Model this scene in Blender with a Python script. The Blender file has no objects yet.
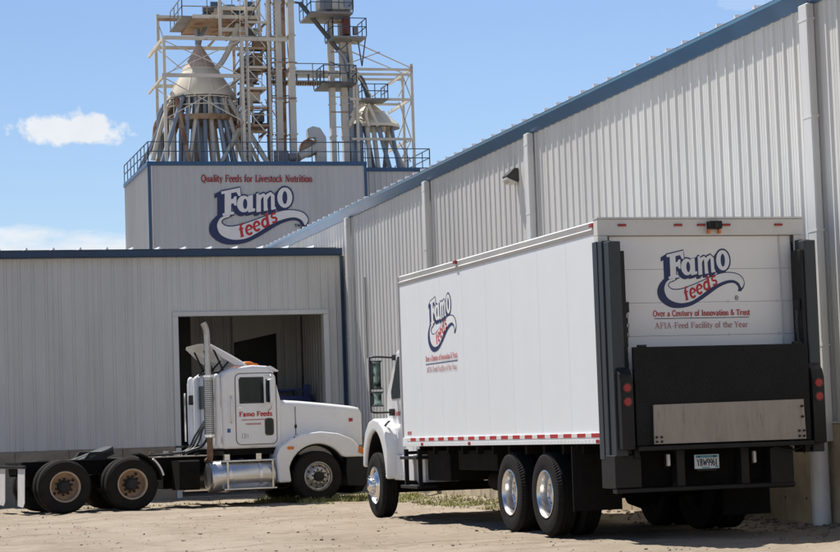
import bpy, bmesh, math, random
import numpy as np
from mathutils import Vector, Matrix
random.seed(7); rng = np.random.default_rng(7)
S = bpy.context.scene; COL = S.collection
pi = math.pi

# ---------------------------------------------------------------- camera
F_PX, CAM_H = 2127.56, 1.3182                    # focal length in px of an 840 px wide picture
YAW, PITCH, ROLL = .2665, .0736, .0335
_f = Vector((math.sin(YAW)*math.cos(PITCH), math.cos(YAW)*math.cos(PITCH), math.sin(PITCH)))
_r = Vector((math.cos(YAW), -math.sin(YAW), 0)); _u = _r.cross(_f)
CR = _r*math.cos(ROLL) - _u*math.sin(ROLL); CU = _u*math.cos(ROLL) + _r*math.sin(ROLL); CF = _f
CC = Vector((0, 0, CAM_H))
cd = bpy.data.cameras.new('camera'); cam = bpy.data.objects.new('camera', cd); COL.objects.link(cam)
cd.sensor_width = 36; cd.lens = F_PX/840*36; cd.clip_end = 5000; cd.clip_start = .1
cam.matrix_world = Matrix(((CR.x, CU.x, -CF.x, CC.x), (CR.y, CU.y, -CF.y, CC.y), (CR.z, CU.z, -CF.z, CC.z), (0, 0, 0, 1)))
S.camera = cam
def ray(px, py): return CR*((px-420)/F_PX) - CU*((py-276)/F_PX) + CF
def onY(px, py, Y):
    d = ray(px, py); return CC + d*(Y/d.y)

# ---------------------------------------------------------------- sky, sun, exposure
SUN = Vector((-.265, .47, 1)).normalized()
EL = math.asin(SUN.z); AZ = math.atan2(SUN.x, SUN.y)
W = bpy.data.worlds.new('World'); S.world = W; W.use_nodes = True
wn, wl = W.node_tree.nodes, W.node_tree.links; wn.clear()
def N(t, **k):
    n = wn.new(t)
    for a, b in k.items(): setattr(n, a, b)
    return n
sky = N('ShaderNodeTexSky', sky_type='NISHITA', sun_disc=False, sun_elevation=EL, sun_rotation=-AZ, air_density=1.0, dust_density=.35, ozone_density=3.5)
def wmath(op, a, b=None, c=None, clamp=False):
    n = N('ShaderNodeMath', operation=op, use_clamp=clamp)
    for i, v in enumerate((a, b, c)):
        if v is None: continue
        if isinstance(v, (int, float)): n.inputs[i].default_value = v
        else: wl.new(v, n.inputs[i])
    return n.outputs[0]
tc = N('ShaderNodeTexCoord')
def wdot(v):
    n = N('ShaderNodeVectorMath', operation='DOT_PRODUCT'); wl.new(tc.outputs['Generated'], n.inputs[0]); n.inputs[1].default_value = v; return n.outputs['Value']
def wnoise(scale, detail=6, rough=.55, sc=(1, 1, 1)):
    m = N('ShaderNodeMapping'); m.inputs['Scale'].default_value = sc; wl.new(tc.outputs['Generated'], m.inputs[0])
    n = N('ShaderNodeTexNoise'); n.inputs['Scale'].default_value = scale; n.inputs['Detail'].default_value = detail; n.inputs['Roughness'].default_value = rough
    wl.new(m.outputs[0], n.inputs['Vector']); return n.outputs['Fac']
def cumulus(px, py, ha, hb):
    d0 = ray(px, py).normalized(); ra = CR; ub = d0.cross(ra).normalized()*-1
    ra = (ra - d0*ra.dot(d0)).normalized(); ub = ra.cross(d0)*1
    a = wmath('DIVIDE', wmath('SUBTRACT', wdot(ra), 0), ha); b = wmath('DIVIDE', wdot(ub), hb)
    # flatter belly: stretch below
    bb = wmath('MULTIPLY', b, wmath('ADD', 1.0, wmath('MULTIPLY', wmath('LESS_THAN', b, 0), .5)))
    r = wmath('SQRT', wmath('ADD', wmath('MULTIPLY', a, a), wmath('MULTIPLY', bb, bb)))
    front = wmath('GREATER_THAN', wdot(d0), .5)
    nz = wmath('ADD', wmath('MULTIPLY', wmath('SUBTRACT', wnoise(55, 8, .62), .5), 2.3), wmath('SUBTRACT', 1.0, r))
    m = wmath('MULTIPLY', wmath('MULTIPLY', nz, 3.6, clamp=True), front)
    return m
c1 = cumulus(66, 134, .0290, .0100)
c2 = cumulus(742, 4, .012, .004)
zel = wdot((0, 0, 1))
bank = wmath('MULTIPLY', wmath('ADD', wmath('SUBTRACT', .101, zel), wmath('MULTIPLY', wmath('SUBTRACT', wnoise(26, 8, .6, (1, 1, 3)), .5), .03)), 130, clamp=True)
thin = wmath('MULTIPLY', wmath('SUBTRACT', wnoise(5.5, 9, .6, (1, 1, 2.5)), .53), 1.3, clamp=True)
thin = wmath('MULTIPLY', thin, .12)
cl = wmath('MAXIMUM', wmath('MAXIMUM', wmath('MULTIPLY', c1, .93), wmath('MULTIPLY', bank, .85)), wmath('MAXIMUM', thin, wmath('MULTIPLY', c2, .15)))
shade = wmath('ADD', .86, wmath('MULTIPLY', wnoise(40, 6), .25))
cc = N('ShaderNodeCombineColor')
for i, v in enumerate((7.2, 7.4, 7.7)): wl.new(wmath('MULTIPLY', shade, v), cc.inputs[i])
mx = N('ShaderNodeMix', data_type='RGBA'); wl.new(cl, mx.inputs[0]); tint = N('ShaderNodeMix', data_type='RGBA', blend_type='MULTIPLY'); tint.inputs[0].default_value = 1; tint.inputs[7].default_value = (.85, .875, .955, 1); wl.new(sky.outputs[0], tint.inputs[6]); wl.new(tint.outputs[2], mx.inputs[6]); wl.new(cc.outputs[0], mx.inputs[7])
bg = N('ShaderNodeBackground'); bg.inputs['Strength'].default_value = .084; wl.new(mx.outputs[2], bg.inputs[0])
wo = N('ShaderNodeOutputWorld'); wl.new(bg.outputs[0], wo.inputs[0])
sd = bpy.data.lights.new('sun', 'SUN'); sd.energy = 5.0; sd.angle = math.radians(.53); sd.color = (1, .955, .89)
so = bpy.data.objects.new('sun', sd); COL.objects.link(so); so.rotation_euler = SUN.to_track_quat('Z', 'Y').to_euler(); so.location = (0, 0, 60)
S.view_settings.view_transform = 'Standard'; S.view_settings.look = 'None'; S.view_settings.gamma = 1; S.view_settings.use_curve_mapping = False
S.view_settings.exposure = .56

# ---------------------------------------------------------------- materials
MAT = {}
def material(name, col, rough=.6, metal=0, var=.12, scale=6, col2=None, spec=.5, bump=0, bscale=60, stretch=(1, 1, 1), amt=.5, coat=0, patch=None, emit=0, world=False):
    m = bpy.data.materials.new(name); m.use_nodes = True; nt = m.node_tree; nd, lk = nt.nodes, nt.links
    b = nd['Principled BSDF']; b.inputs['Roughness'].default_value = rough; b.inputs['Metallic'].default_value = metal; b.inputs['Specular IOR Level'].default_value = spec
    if coat: b.inputs['Coat Weight'].default_value = coat; b.inputs['Coat Roughness'].default_value = .08
    tc = nd.new('ShaderNodeTexCoord'); mp = nd.new('ShaderNodeMapping'); mp.inputs['Scale'].default_value = stretch
    if world:
        ge = nd.new('ShaderNodeNewGeometry'); lk.new(ge.outputs['Position'], mp.inputs[0])
    else: lk.new(tc.outputs['Object'], mp.inputs[0])
    nz = nd.new('ShaderNodeTexNoise'); nz.inputs['Scale'].default_value = scale; nz.inputs['Detail'].default_value = 7; nz.inputs['Roughness'].default_value = .6
    lk.new(mp.outputs[0], nz.inputs['Vector'])
    oi = nd.new('ShaderNodeObjectInfo')
    c = Vector(col); d = Vector(col2) if col2 else c*(1-var*1.6)
    cr = nd.new('ShaderNodeValToRGB'); lo = .5-amt*.4; hi = .5+amt*.4
    cr.color_ramp.elements[0].position = lo; cr.color_ramp.elements[1].position = hi
    cr.color_ramp.elements[0].color = (*d, 1); cr.color_ramp.elements[1].color = (*[min(1, x*(1+var*.35)) for x in c], 1)
    lk.new(nz.outputs['Fac'], cr.inputs[0])
    out = cr.outputs[0]
    if patch:                                    # (colour, scale, threshold, softness): stains with a shape of their own
        pc, ps, th, sf = patch
        n2 = nd.new('ShaderNodeTexNoise'); n2.inputs['Scale'].default_value = ps; n2.inputs['Detail'].default_value = 8; n2.inputs['Roughness'].default_value = .65
        lk.new(mp.outputs[0], n2.inputs['Vector'])
        mr = nd.new('ShaderNodeMapRange'); mr.inputs[1].default_value = th; mr.inputs[2].default_value = th+sf; lk.new(n2.outputs['Fac'], mr.inputs[0])
        mxx = nd.new('ShaderNodeMix'); mxx.data_type = 'RGBA'; lk.new(mr.outputs[0], mxx.inputs[0]); lk.new(out, mxx.inputs[6]); mxx.inputs[7].default_value = (*pc, 1); out = mxx.outputs[2]
    hv = nd.new('ShaderNodeHueSaturation'); mv = nd.new('ShaderNodeMapRange'); mv.inputs[3].default_value = 1-var*.35; mv.inputs[4].default_value = 1+var*.2
    lk.new(oi.outputs['Random'], mv.inputs[0]); lk.new(mv.outputs[0], hv.inputs['Value']); lk.new(out, hv.inputs['Color']); out = hv.outputs[0]
    lk.new(out, b.inputs['Base Color'])
    rr = nd.new('ShaderNodeMapRange'); rr.inputs[3].default_value = max(.02, rough-.08); rr.inputs[4].default_value = min(1, rough+.1); lk.new(nz.outputs['Fac'], rr.inputs[0]); lk.new(rr.outputs[0], b.inputs['Roughness'])
    if bump:
        n3 = nd.new('ShaderNodeTexNoise'); n3.inputs['Scale'].default_value = bscale; n3.inputs['Detail'].default_value = 5; lk.new(mp.outputs[0], n3.inputs['Vector'])
        bp = nd.new('ShaderNodeBump'); bp.inputs['Strength'].default_value = 1; bp.inputs['Distance'].default_value = bump; lk.new(n3.outputs['Fac'], bp.inputs['Height']); lk.new(bp.outputs[0], b.inputs['Normal'])
    if emit: b.inputs['Emission Color'].default_value = (*col, 1); b.inputs['Emission Strength'].default_value = emit
    MAT[name] = m; return m
material('siding', (.645, .63, .59), .45, var=.14, scale=1.2, stretch=(1, 1, .25), amt=.9, spec=.4, bump=.002, bscale=3, world=True)
material('siding_mill', (.55, .565, .565), .5, var=.14, scale=.5, stretch=(1, 1, .2), amt=.9, spec=.3, world=True)
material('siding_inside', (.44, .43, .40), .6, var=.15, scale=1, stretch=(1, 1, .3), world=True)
material('trim_white', (.62, .61, .58), .4, var=.08, scale=2, stretch=(1, 1, .3), bump=.001, bscale=4)
material('mill_blue', (.025, .085, .19), .4, var=.12, scale=1, world=True)
material('trim_blue', (.014, .043, .095), .35, var=.15, scale=1.5, spec=.5, bump=.001, bscale=5, world=True)
material('gutter_lip', (.13, .34, .52), .35, var=.1, scale=1.5, world=True)
material('gutter_blue', (.035, .105, .205), .33, var=.12, scale=1.5, spec=.5, bump=.001, bscale=5, world=True)
material('roof_white', (.72, .73, .74), .35, var=.06, scale=3)
material('concrete', (.54, .45, .32), .9, var=.22, scale=2.2, bump=.006, bscale=25, patch=((.36, .29, .20), 1.6, .58, .12), spec=.2, world=True)
material('concrete_grey', (.33, .275, .21), .9, var=.22, scale=2.2, bump=.006, bscale=25, patch=((.20, .18, .15), 1.6, .56, .12), spec=.2, world=True)
material('floor_concrete', (.32, .29, .25), .9, var=.2, scale=1, world=True)
material('white_paint', (.80, .80, .79), .28, var=.05, scale=2.5, coat=.5, amt=.8, bump=.0006, bscale=3)
material('white_dusty', (.74, .73, .70), .42, var=.09, scale=3.5, coat=.2, amt=.9, patch=((.50, .45, .37), 2.2, .63, .16))
material('white_panel', (.775, .80, .81), .38, var=.04, scale=1.3, amt=.9, bump=.0012, bscale=2.2, stretch=(1, 1, .6), patch=((.70, .69, .67), 1.1, .57, .2))
material('door_panel', (.81, .795, .76), .45, var=.05, scale=1.5, amt=.9, patch=((.66, .63, .57), 1.4, .6, .2))
material('frame_cream', (.68, .655, .60), .5, var=.08, scale=4, amt=.9)
material('rail_alu', (.62, .61, .58), .42, metal=.3, var=.1, scale=4, stretch=(1, .3, 1))
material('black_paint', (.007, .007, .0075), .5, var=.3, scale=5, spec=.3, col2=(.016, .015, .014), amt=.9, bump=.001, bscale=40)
material('black_gloss', (.012, .012, .013), .25, var=.2, scale=4, coat=.3)
material('slate_paint', (.023, .030, .035), .42, var=.2, scale=4, col2=(.03, .036, .04), amt=.9)
material('underbody', (.006, .006, .006), .85, var=.4, scale=5, col2=(.014, .012, .010), spec=.1)
material('rubber', (.007, .007, .0075), .85, var=.3, scale=7, col2=(.017, .015, .013), spec=.2, amt=1, bump=.002, bscale=30)
material('rubber_dusty', (.010, .0095, .009), .85, var=.3, scale=5, col2=(.026, .022, .018), spec=.2, amt=1, bump=.002, bscale=30)
material('tread_plate', (.006, .006, .006), .6, var=.3, scale=4, col2=(.012, .0115, .011), spec=.25, amt=.9, bump=.004, bscale=90)
material('ramp_plate', (.40, .345, .29), .7, var=.2, scale=3, stretch=(6, 1, 1), amt=1, patch=((.24, .20, .16), 2.5, .55, .15), bump=.001, bscale=50)
material('chrome', (.78, .77, .76), .17, metal=1, var=.1, scale=3)
material('alu_polished', (.74, .74, .73), .27, metal=1, var=.12, scale=5)
material('stack_steel', (.46, .46, .46), .2, metal=1, var=.25, scale=5, amt=.9)
material('alu_tank', (.66, .66, .66), .30, metal=.9, var=.12, scale=4, amt=.9, bump=.001, bscale=6)
material('alu_rim', (.58, .55, .51), .38, metal=.75, var=.2, scale=9, amt=.9, patch=((.22, .19, .16), 14, .58, .1))
material('rim_pale', (.56, .46, .34), .7, var=.25, scale=9, col2=(.36, .25, .15), amt=.9)
material('rim_tan', (.42, .30, .19), .75, var=.25, scale=9, col2=(.27, .15, .08), amt=.9, patch=((.16, .10, .06), 11, .58, .12))
material('hub_black', (.022, .02, .018), .75, var=.3, scale=9)
material('rust_pipe', (.24, .15, .085), .85, var=.3, scale=9, col2=(.12, .07, .04))
material('glass_dark', (.008, .016, .015), .03, var=.05, spec=.35)
material('glass_mirror', (.26, .36, .33), .05, metal=1, var=.15, scale=9, col2=(.03, .045, .04), amt=.25)
material('red_lens', (.33, .006, .006), .25, var=.1, spec=.6)
material('red_tape', (.46, .02, .02), .5, var=.15, scale=9)
material('white_tape', (.70, .69, .66), .5, var=.08, scale=9)
material('amber', (.75, .20, .015), .25, var=.1, spec=.6)
material('logo_navy', (.018, .03, .11), .5, var=.12, scale=3, world=True)
material('logo_white', (.76, .76, .75), .5, var=.05, scale=3, world=True)
material('logo_red', (.50, .02, .025), .5, var=.12, scale=5, world=True)
material('sign_red', (.30, .035, .03), .55, var=.15, scale=3, world=True)
material('text_faded', (.46, .16, .14), .55, var=.15, scale=8, world=True)
material('leg_cream', (.62, .59, .52), .6, var=.12, scale=.9, amt=.9, world=True)
material('steel_cream', (.70, .66, .56), .65, var=.2, scale=.9, amt=.9, patch=((.36, .20, .11), 1.5, .62, .1), world=True)
material('steel_rust', (.40, .29, .19), .8, var=.2, scale=.9, amt=.9, patch=((.23, .10, .05), 1.3, .48, .12), world=True)
material('cone_cream', (.74, .68, .55), .6, var=.12, scale=.6, amt=.9, world=True, patch=((.42, .22, .13), .55, .62, .14))
material('cone_rust', (.66, .52, .42), .7, var=.2, scale=1.1, world=True)
material('galvanised', (.33, .37, .41), .42, metal=.55, var=.2, scale=.8, amt=.9, world=True)
material('steel_dark', (.11, .115, .12), .55, var=.25, scale=1, world=True)
material('deck_grey', (.25, .255, .255), .7, var=.2, scale=1, world=True)
material('rail_blue', (.05, .10, .16), .5, var=.2, scale=2, world=True)
material('motor_blue', (.05, .11, .19), .4, var=.2, scale=3)
material('machine_red', (.20, .045, .035), .5, var=.2, scale=3)
material('blue_steel', (.045, .075, .26), .45, var=.25, scale=2, col2=(.02, .03, .1))
material('plate_white', (.68, .72, .74), .45, var=.05); material('plate_blue', (.10, .33, .45), .45, var=.1); material('plate_ink', (.015, .02, .03), .6, var=.1)
material('lamp_bronze', (.035, .03, .026), .5, var=.2); material('lamp_lens', (.55, .53, .46), .2, var=.1)
material('hose_black', (.012, .012, .013), .45, var=.2)
material('stone', (.34, .22, .17), .85, var=.3, scale=20, bump=.01, bscale=30)
material('pebble', (.27, .21, .16), .9, var=.5, scale=3, world=True, amt=.9)
material('grass', (.15, .19, .05), .8, var=.4, scale=2.5, col2=(.34, .29, .13), amt=.8, spec=.2, world=True)
material('blue_sticker', (.04, .12, .30), .5, var=.1)

# ---------------------------------------------------------------- geometry helpers
class G:
    def __init__(s): s.v = []; s.f = []
    def add(s, vs, fs):
        k = len(s.v); s.v += [tuple(p) for p in vs]; s.f += [tuple(i+k for i in q) for q in fs]; return s
    def box(s, x0, y0, z0, x1, y1, z1):
        return s.add([(x, y, z) for x in (x0, x1) for y in (y0, y1) for z in (z0, z1)], [(0, 1, 3, 2), (4, 6, 7, 5), (0, 4, 5, 1), (2, 3, 7, 6), (0, 2, 6, 4), (1, 5, 7, 3)])
    def bar(s, p, q, w, h=None, up=(0, 0, 1)):
        p, q = Vector(p), Vector(q); d = (q-p).normalized(); up = Vector(up)
        if abs(d.dot(up)) > .98: up = Vector((0, 1, 0))
        a = d.cross(up).normalized()*(w/2); b = a.cross(d).normalized()*((h or w)/2)
        vs = [e+sa*a+sb*b for e in (p, q) for sa in (-1, 1) for sb in (-1, 1)]
        return s.add(vs, [(0, 1, 3, 2), (4, 6, 7, 5), (0, 4, 5, 1), (2, 3, 7, 6), (0, 2, 6, 4), (1, 5, 7, 3)])
    def tube(s, p, q, r, r2=None, n=12, cap=True):
        return s.rings([(Vector(p), r), (Vector(q), r if r2 is None else r2)], n, cap)
    def rings(s, pr, n=12, cap=True):
        rows = []; m = len(pr); prev = None
        for i, (p, r) in enumerate(pr):
            p = Vector(p); a = Vector(pr[max(0, i-1)][0]); b = Vector(pr[min(m-1, i+1)][0]); d = (b-a)
            d = d.normalized() if d.length > 1e-9 else Vector((0, 0, 1))
            if prev is None:
                u = Vector((0, 0, 1)) if abs(d.z) < .9 else Vector((1, 0, 0)); u = (u-d*u.dot(d)).normalized()
            else: u = (prev-d*prev.dot(d)).normalized()
            prev = u; w = d.cross(u)
            rows.append([p+(u*math.cos(2*pi*k/n)+w*math.sin(2*pi*k/n))*r for k in range(n)])
        return s.loft(rows, cap)
    def pipe(s, pts, r, n=10, sub=4, cap=True):
        P = [Vector(p) for p in pts]; out = []
        if len(P) > 2 and sub > 1:
            for i in range(len(P)-1):
                p0, p1, p2, p3 = P[max(0, i-1)], P[i], P[i+1], P[min(len(P)-1, i+2)]
                for j in range(sub):
                    t = j/sub; out.append(.5*((2*p1)+(p2-p0)*t+(2*p0-5*p1+4*p2-p3)*t*t+(3*p1-p0-3*p2+p3)*t**3))
            out.append(P[-1])
        else: out = P
        return s.rings([(p, r) for p in out], n, cap)
    def loft(s, rows, cap=True):
        n = len(rows[0]); k = len(s.v)
        for r in rows: s.v += [tuple(p) for p in r]
        for i in range(len(rows)-1):
            for j in range(n):
                a, b = k+i*n+j, k+i*n+(j+1) % n; s.f.append((a, b, b+n, a+n))
        if cap: s.f.append(tuple(k+j for j in range(n))[::-1]); s.f.append(tuple(k+(len(rows)-1)*n+j for j in range(n)))
        return s
    def lathe(s, prof, n=32, axis='z', org=(0, 0, 0), mod=None, close=False):
        rows = []
        for ri, (r, a) in enumerate(prof):
            row = []
            for k in range(n):
                t = 2*pi*k/n; rr = r+(mod(ri, k) if mod else 0); c, d = rr*math.cos(t), rr*math.sin(t)
                p = (c, d, a) if axis == 'z' else ((c, a, d) if axis == 'y' else (a, c, d))
                row.append((p[0]+org[0], p[1]+org[1], p[2]+org[2]))
            rows.append(row)
        return s.loft(rows, not close)
    def prism(s, poly, fn, d0, d1):
        n = len(poly); vs = [fn(u, v, d0) for u, v in poly]+[fn(u, v, d1) for u, v in poly]
        fs = [tuple(range(n))[::-1], tuple(range(n, 2*n))]+[(i, (i+1) % n, (i+1) % n+n, i+n) for i in range(n)]
        return s.add(vs, fs)
def mk(name, g, mat, parent=None, bevel=0, seg=2, smooth=None, loc=None, rot=None):
    me = bpy.data.meshes.new(name); me.from_pydata(g.v, [], g.f)
    bm = bmesh.new(); bm.from_mesh(me); bmesh.ops.recalc_face_normals(bm, faces=bm.faces)
    if bevel:
        es = [e for e in bm.edges if len(e.link_faces) == 2 and e.calc_face_angle(0) > .5]
        bmesh.ops.bevel(bm, geom=es, offset=bevel, segments=seg, profile=.6, affect='EDGES', clamp_overlap=True)
        if smooth is None and seg > 1: smooth = 50
    bm.to_mesh(me); bm.free()
    if smooth:
        me.shade_smooth(); me.set_sharp_from_angle(angle=math.radians(smooth))
    me.materials.append(MAT[mat]); o = ob(name, me, parent, loc, rot)
    if bevel and seg > 1: w = o.modifiers.new('weighted', 'WEIGHTED_NORMAL'); w.keep_sharp = True
    return o
def ob(name, me, parent=None, loc=None, rot=None):
    o = bpy.data.objects.new(name, me); COL.objects.link(o)
    if parent: o.parent = parent
    if loc: o.location = loc
    if rot: o.rotation_euler = rot
    return o
def tag(o, label, cat, group=None):
    o['label'] = label; o['category'] = cat
    if group: o['group'] = group
    return o
def thing(name, label, cat, loc=(0, 0, 0), rotz=0, group=None):
    o = ob(name, None, None, loc, (0, 0, rotz)); return tag(o, label, cat, group)
def struct(o): o['kind'] = 'structure'; return o
def stuff(o): o['kind'] = 'stuff'; return o
def part(name, mat, parent, fn, **k):
    g = G(); fn(g); return mk(name, g, mat, parent, **k)
def bx(name, mat, parent, a, b, **k): return mk(name, G().box(*a, *b), mat, parent, **k)
def br(name, mat, parent, p, q, w, h=None, **k): return mk(name, G().bar(p, q, w, h), mat, parent, **k)
def tb(name, mat, parent, p, q, r, r2=None, n=12, **k): return mk(name, G().tube(p, q, r, r2, n), mat, parent, smooth=40, **k)
def rrect(x0, y0, x1, y1, r, n=4):
    P = []
    for cx, cy, a in ((x1-r, y1-r, 0), (x0+r, y1-r, 90), (x0+r, y0+r, 180), (x1-r, y0+r, 270)):
        for k in range(n+1):
            t = math.radians(a+90*k/n); P.append((cx+r*math.cos(t), cy+r*math.sin(t)))
    return P

# ---------------------------------------------------------------- lettering and emblem (flat print, laid a hair proud of the surface)
def A(cx, cy, rx, ry, a0, a1, n=10): return [(cx+rx*math.cos(math.radians(a0+(a1-a0)*k/n)), cy+ry*math.sin(math.radians(a0+(a1-a0)*k/n))) for k in range(n+1)]
T_, t_ = 1.5, .75
def st(x, a, b, w=T_): return (w, [(x, a), (x, b)])
def sf(x, y, h=1.25): return (.6, [(x-h, y), (x+h, y)])
GL = {
 'a': (5.6, [st(3.9, 0, 4.4), (1, A(2.5, 4.3, 1.5, 1.4, 0, 165)), (1.25, A(2.3, 1.7, 1.45, 1.5, 75, 305)), sf(4.4, .3, .8)]),
 'c': (5.0, [(1.3, A(2.8, 3.05, 2, 2.85, 40, 320, 14))]),
 'd': (6.2, [st(4.5, 0, 9.2), (1.3, A(2.6, 3, 1.9, 2.8, 45, 315, 14)), sf(4.2, 8.9, .9), sf(4.9, .3, .9)]),
 'e': (5.2, [(1.3, A(2.7, 3.05, 2, 2.85, 5, 315, 16)), (.7, [(.8, 3.2), (4.7, 3.2)])]),
 'f': (4.0, [st(1.8, 0, 7.4), (1, A(3.2, 7.4, 1.4, 1.6, 180, 50)), (.7, [(.3, 5.8), (3.7, 5.8)]), sf(1.8, .3)]),
 'h': (6.4, [st(1.5, 0, 9.2), st(4.8, 0, 4), (1, A(3.3, 4, 1.6, 1.9, 0, 170)), sf(1.5, .3), sf(4.8, .3), sf(1.1, 8.9, .9)]),
 'i': (3.0, [st(1.5, 0, 6), sf(1.5, .3), sf(1.1, 5.7, .9), (1.5, [(1.5, 7.4), (1.5, 8.9)])]),
 'k': (6.2, [st(1.5, 0, 9.2), (.8, [(2, 2.8), (4.8, 5.9)]), (1.3, [(2.9, 3.5), (5.2, .2)]), sf(1.5, .3), sf(5.2, .3, .9), sf(4.7, 5.7, .9)]),
 'l': (3.0, [st(1.5, 0, 9.2), sf(1.5, .3), sf(1.1, 8.9, .9)]),
 'm': (9.4, [st(1.5, 0, 6), st(4.7, 0, 4), st(7.9, 0, 4), (1, A(3.2, 4, 1.6, 1.9, 0, 170)), (1, A(6.4, 4, 1.6, 1.9, 0, 170)), sf(1.5, .3), sf(4.7, .3, 1), sf(7.9, .3)]),
 'n': (6.4, [st(1.5, 0, 6), st(4.8, 0, 4), (1, A(3.3, 4, 1.6, 1.9, 0, 170)), sf(1.5, .3), sf(4.8, .3), sf(1.1, 5.7, .9)]),
 'o': (5.6, [(1.3, A(2.8, 3, 2.05, 2.8, 0, 360, 18))]),
 'r': (4.6, [st(1.5, 0, 6), (1, A(3.4, 3.9, 1.8, 1.8, 60, 170)), sf(1.5, .3), sf(1.1, 5.7, .9)]),
 's': (4.5, [(1.15, A(2.3, 4.4, 1.5, 1.35, 25, 260, 8)+A(2.2, 1.6, 1.6, 1.45, 85, -155, 8))]),
 't': (3.8, [st(1.7, 1, 7.8), (1, A(2.9, 1.3, 1.2, 1.1, 180, 320)), (.7, [(.3, 5.8), (3.5, 5.8)])]),
 'u': (6.4, [st(1.5, 1.8, 6), st(4.8, 0, 6), (1, A(3.1, 2, 1.6, 1.8, 180, 350)), sf(1.1, 5.7, .9), sf(4.4, 5.7, .9), sf(5.2, .3, .8)]),
 'v': (5.8, [(1.4, [(1, 6), (2.9, .2)]), (.8, [(2.9, .2), (4.9, 6)]), sf(1, 5.8), sf(4.9, 5.8, 1)]),
 'y': (5.8, [(1.4, [(1, 6), (3, .5)]), (.8, [(4.9, 6), (2.4, -1.6), (1.2, -2.2)]), sf(1, 5.8), sf(4.9, 5.8, 1)]),
 'A': (8.4, [(.8, [(1.4, .2), (4.1, 9)]), (1.5, [(4.1, 9), (6.9, .2)]), (.7, [(2.4, 3.2), (5.8, 3.2)]), sf(1.4, .3), sf(6.9, .3)]),
 'B': (6.4, [st(1.7, 0, 9), (1.2, A(3, 6.8, 1.8, 2, 90, -90)), (1.2, A(3, 2.4, 2.2, 2.3, 90, -90)), (.8, [(1, 8.8), (3, 8.8)]), (.8, [(1, .3), (3, .3)]), (.8, [(1.5, 4.7), (3, 4.7)])]),
 'C': (7.4, [(1.4, A(4.2, 4.5, 3.1, 4.3, 40, 320, 16)), (.8, [(6.6, 6.2), (6.6, 8.9)])]),
 'F': (6.8, [st(1.9, 0, 9), (.8, [(.6, 8.7), (6.2, 8.7)]), (.9, [(6.1, 6.5), (6.1, 9)]), (.8, [(2, 4.7), (4.7, 4.7)]), (.8, [(4.6, 3.6), (4.6, 5.8)]), sf(1.9, .3, 1.5)]),
 'I': (3.8, [st(1.9, 0, 9), sf(1.9, .3, 1.5), sf(1.9, 8.7, 1.5)]),
 'L': (6.6, [st(1.9, 0, 9), (.8, [(.6, .3), (6, .3)]), (.9, [(5.9, 0), (5.9, 2.6)]), sf(1.9, 8.7, 1.5)]),
 'N': (8.2, [(.8, [(1.6, 0), (1.6, 9)]), (1.5, [(1.8, 8.8), (6.4, .2)]), (.8, [(6.6, 0), (6.6, 9)]), sf(1.6, .3), sf(1.3, 8.7), sf(6.6, 8.7)]),
 'O': (8.0, [(1.4, A(4, 4.5, 3.1, 4.3, 0, 360, 20))]),
 'Q': (8.0, [(1.4, A(4, 4.5, 3.1, 4.3, 0, 360, 20)), (1.2, [(4.2, 1.2), (5.6, -1.2), (7.4, -1.6)])]),
 'T': (7.4, [st(3.7, 0, 9), (.8, [(.6, 8.7), (6.8, 8.7)]), (.8, [(.7, 6.8), (.7, 9)]), (.8, [(6.7, 6.8), (6.7, 9)]), sf(3.7, .3, 1.5)]),
 'M': (9.0, [st(1.6, 0, 9, 1), (1.2, [(1.8, 8.8), (4.5, 1)]), (1, [(4.5, 1), (7.2, 8.8)]), st(7.4, 0, 9, 1.3)]),
 'Y': (7.4, [(1.4, [(1, 8.9), (3.7, 4.3)]), (.8, [(3.7, 4.3), (6.4, 8.9)]), st(3.7, 0, 4.4), sf(3.7, .3, 1.4), sf(1, 8.7), sf(6.4, 8.7)]),
 'W': (9.6, [(1.2, [(.8, 9), (2.8, .3)]), (1.2, [(2.8, .3), (4.8, 7)]), (1.2, [(4.8, 7), (6.8, .3)]), (1.2, [(6.8, .3), (8.8, 9)])]),
 'R': (7, [st(1.7, 0, 9), (1.2, A(3, 6.7, 1.9, 2.1, 90, -90)), (.8, [(1, 8.8), (3, 8.8)]), (.8, [(1.5, 4.6), (3, 4.6)]), (1.3, [(3.2, 4.5), (5.6, .2)])]),
 '9': (6.0, [(1.2, A(3, 6.3, 2, 2.5, 0, 360, 14)), (1.2, [(5, 6.3), (4.8, 3), (3.4, .3), (2, .2)])]),
 '6': (6.0, [(1.2, A(3, 2.7, 2, 2.5, 0, 360, 14)), (1.2, [(1, 2.7), (1.2, 6), (2.6, 8.7), (4, 8.8)])]),
 '1': (4.4, [st(2.4, 0, 9), (.9, [(1, 7.2), (2.4, 9)]), sf(2.4, .3)]),
 '&': (7.6, [(1.2, [(6.6, .3), (2.2, 6), (1.9, 7.4), (2.6, 8.6), (3.8, 8.6), (4.3, 7.3), (1.6, 4), (1, 2.4), (1.7, .7), (3.4, .3), (5, 1.2), (6.4, 4.4)])]),
 '-': (4.2, [(.9, [(.8, 3.2), (3.4, 3.2)])]), ' ': (3.4, []),
}
def strip(pts, w):
    L, R = [], []; n = len(pts); closed = n > 3 and math.dist(pts[0], pts[-1]) < 1e-6
    for i, p in enumerate(pts):
        if closed and i in (0, n-1): a, b = pts[n-2], pts[1]
        else: a, b = pts[max(0, i-1)], pts[min(n-1, i+1)]
        dx, dy = b[0]-a[0], b[1]-a[1]; l = math.hypot(dx, dy) or 1; nx, ny = -dy/l*w/2, dx/l*w/2
        L.append((p[0]+nx, p[1]+ny)); R.append((p[0]-nx, p[1]-ny))
    return L, R
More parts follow.
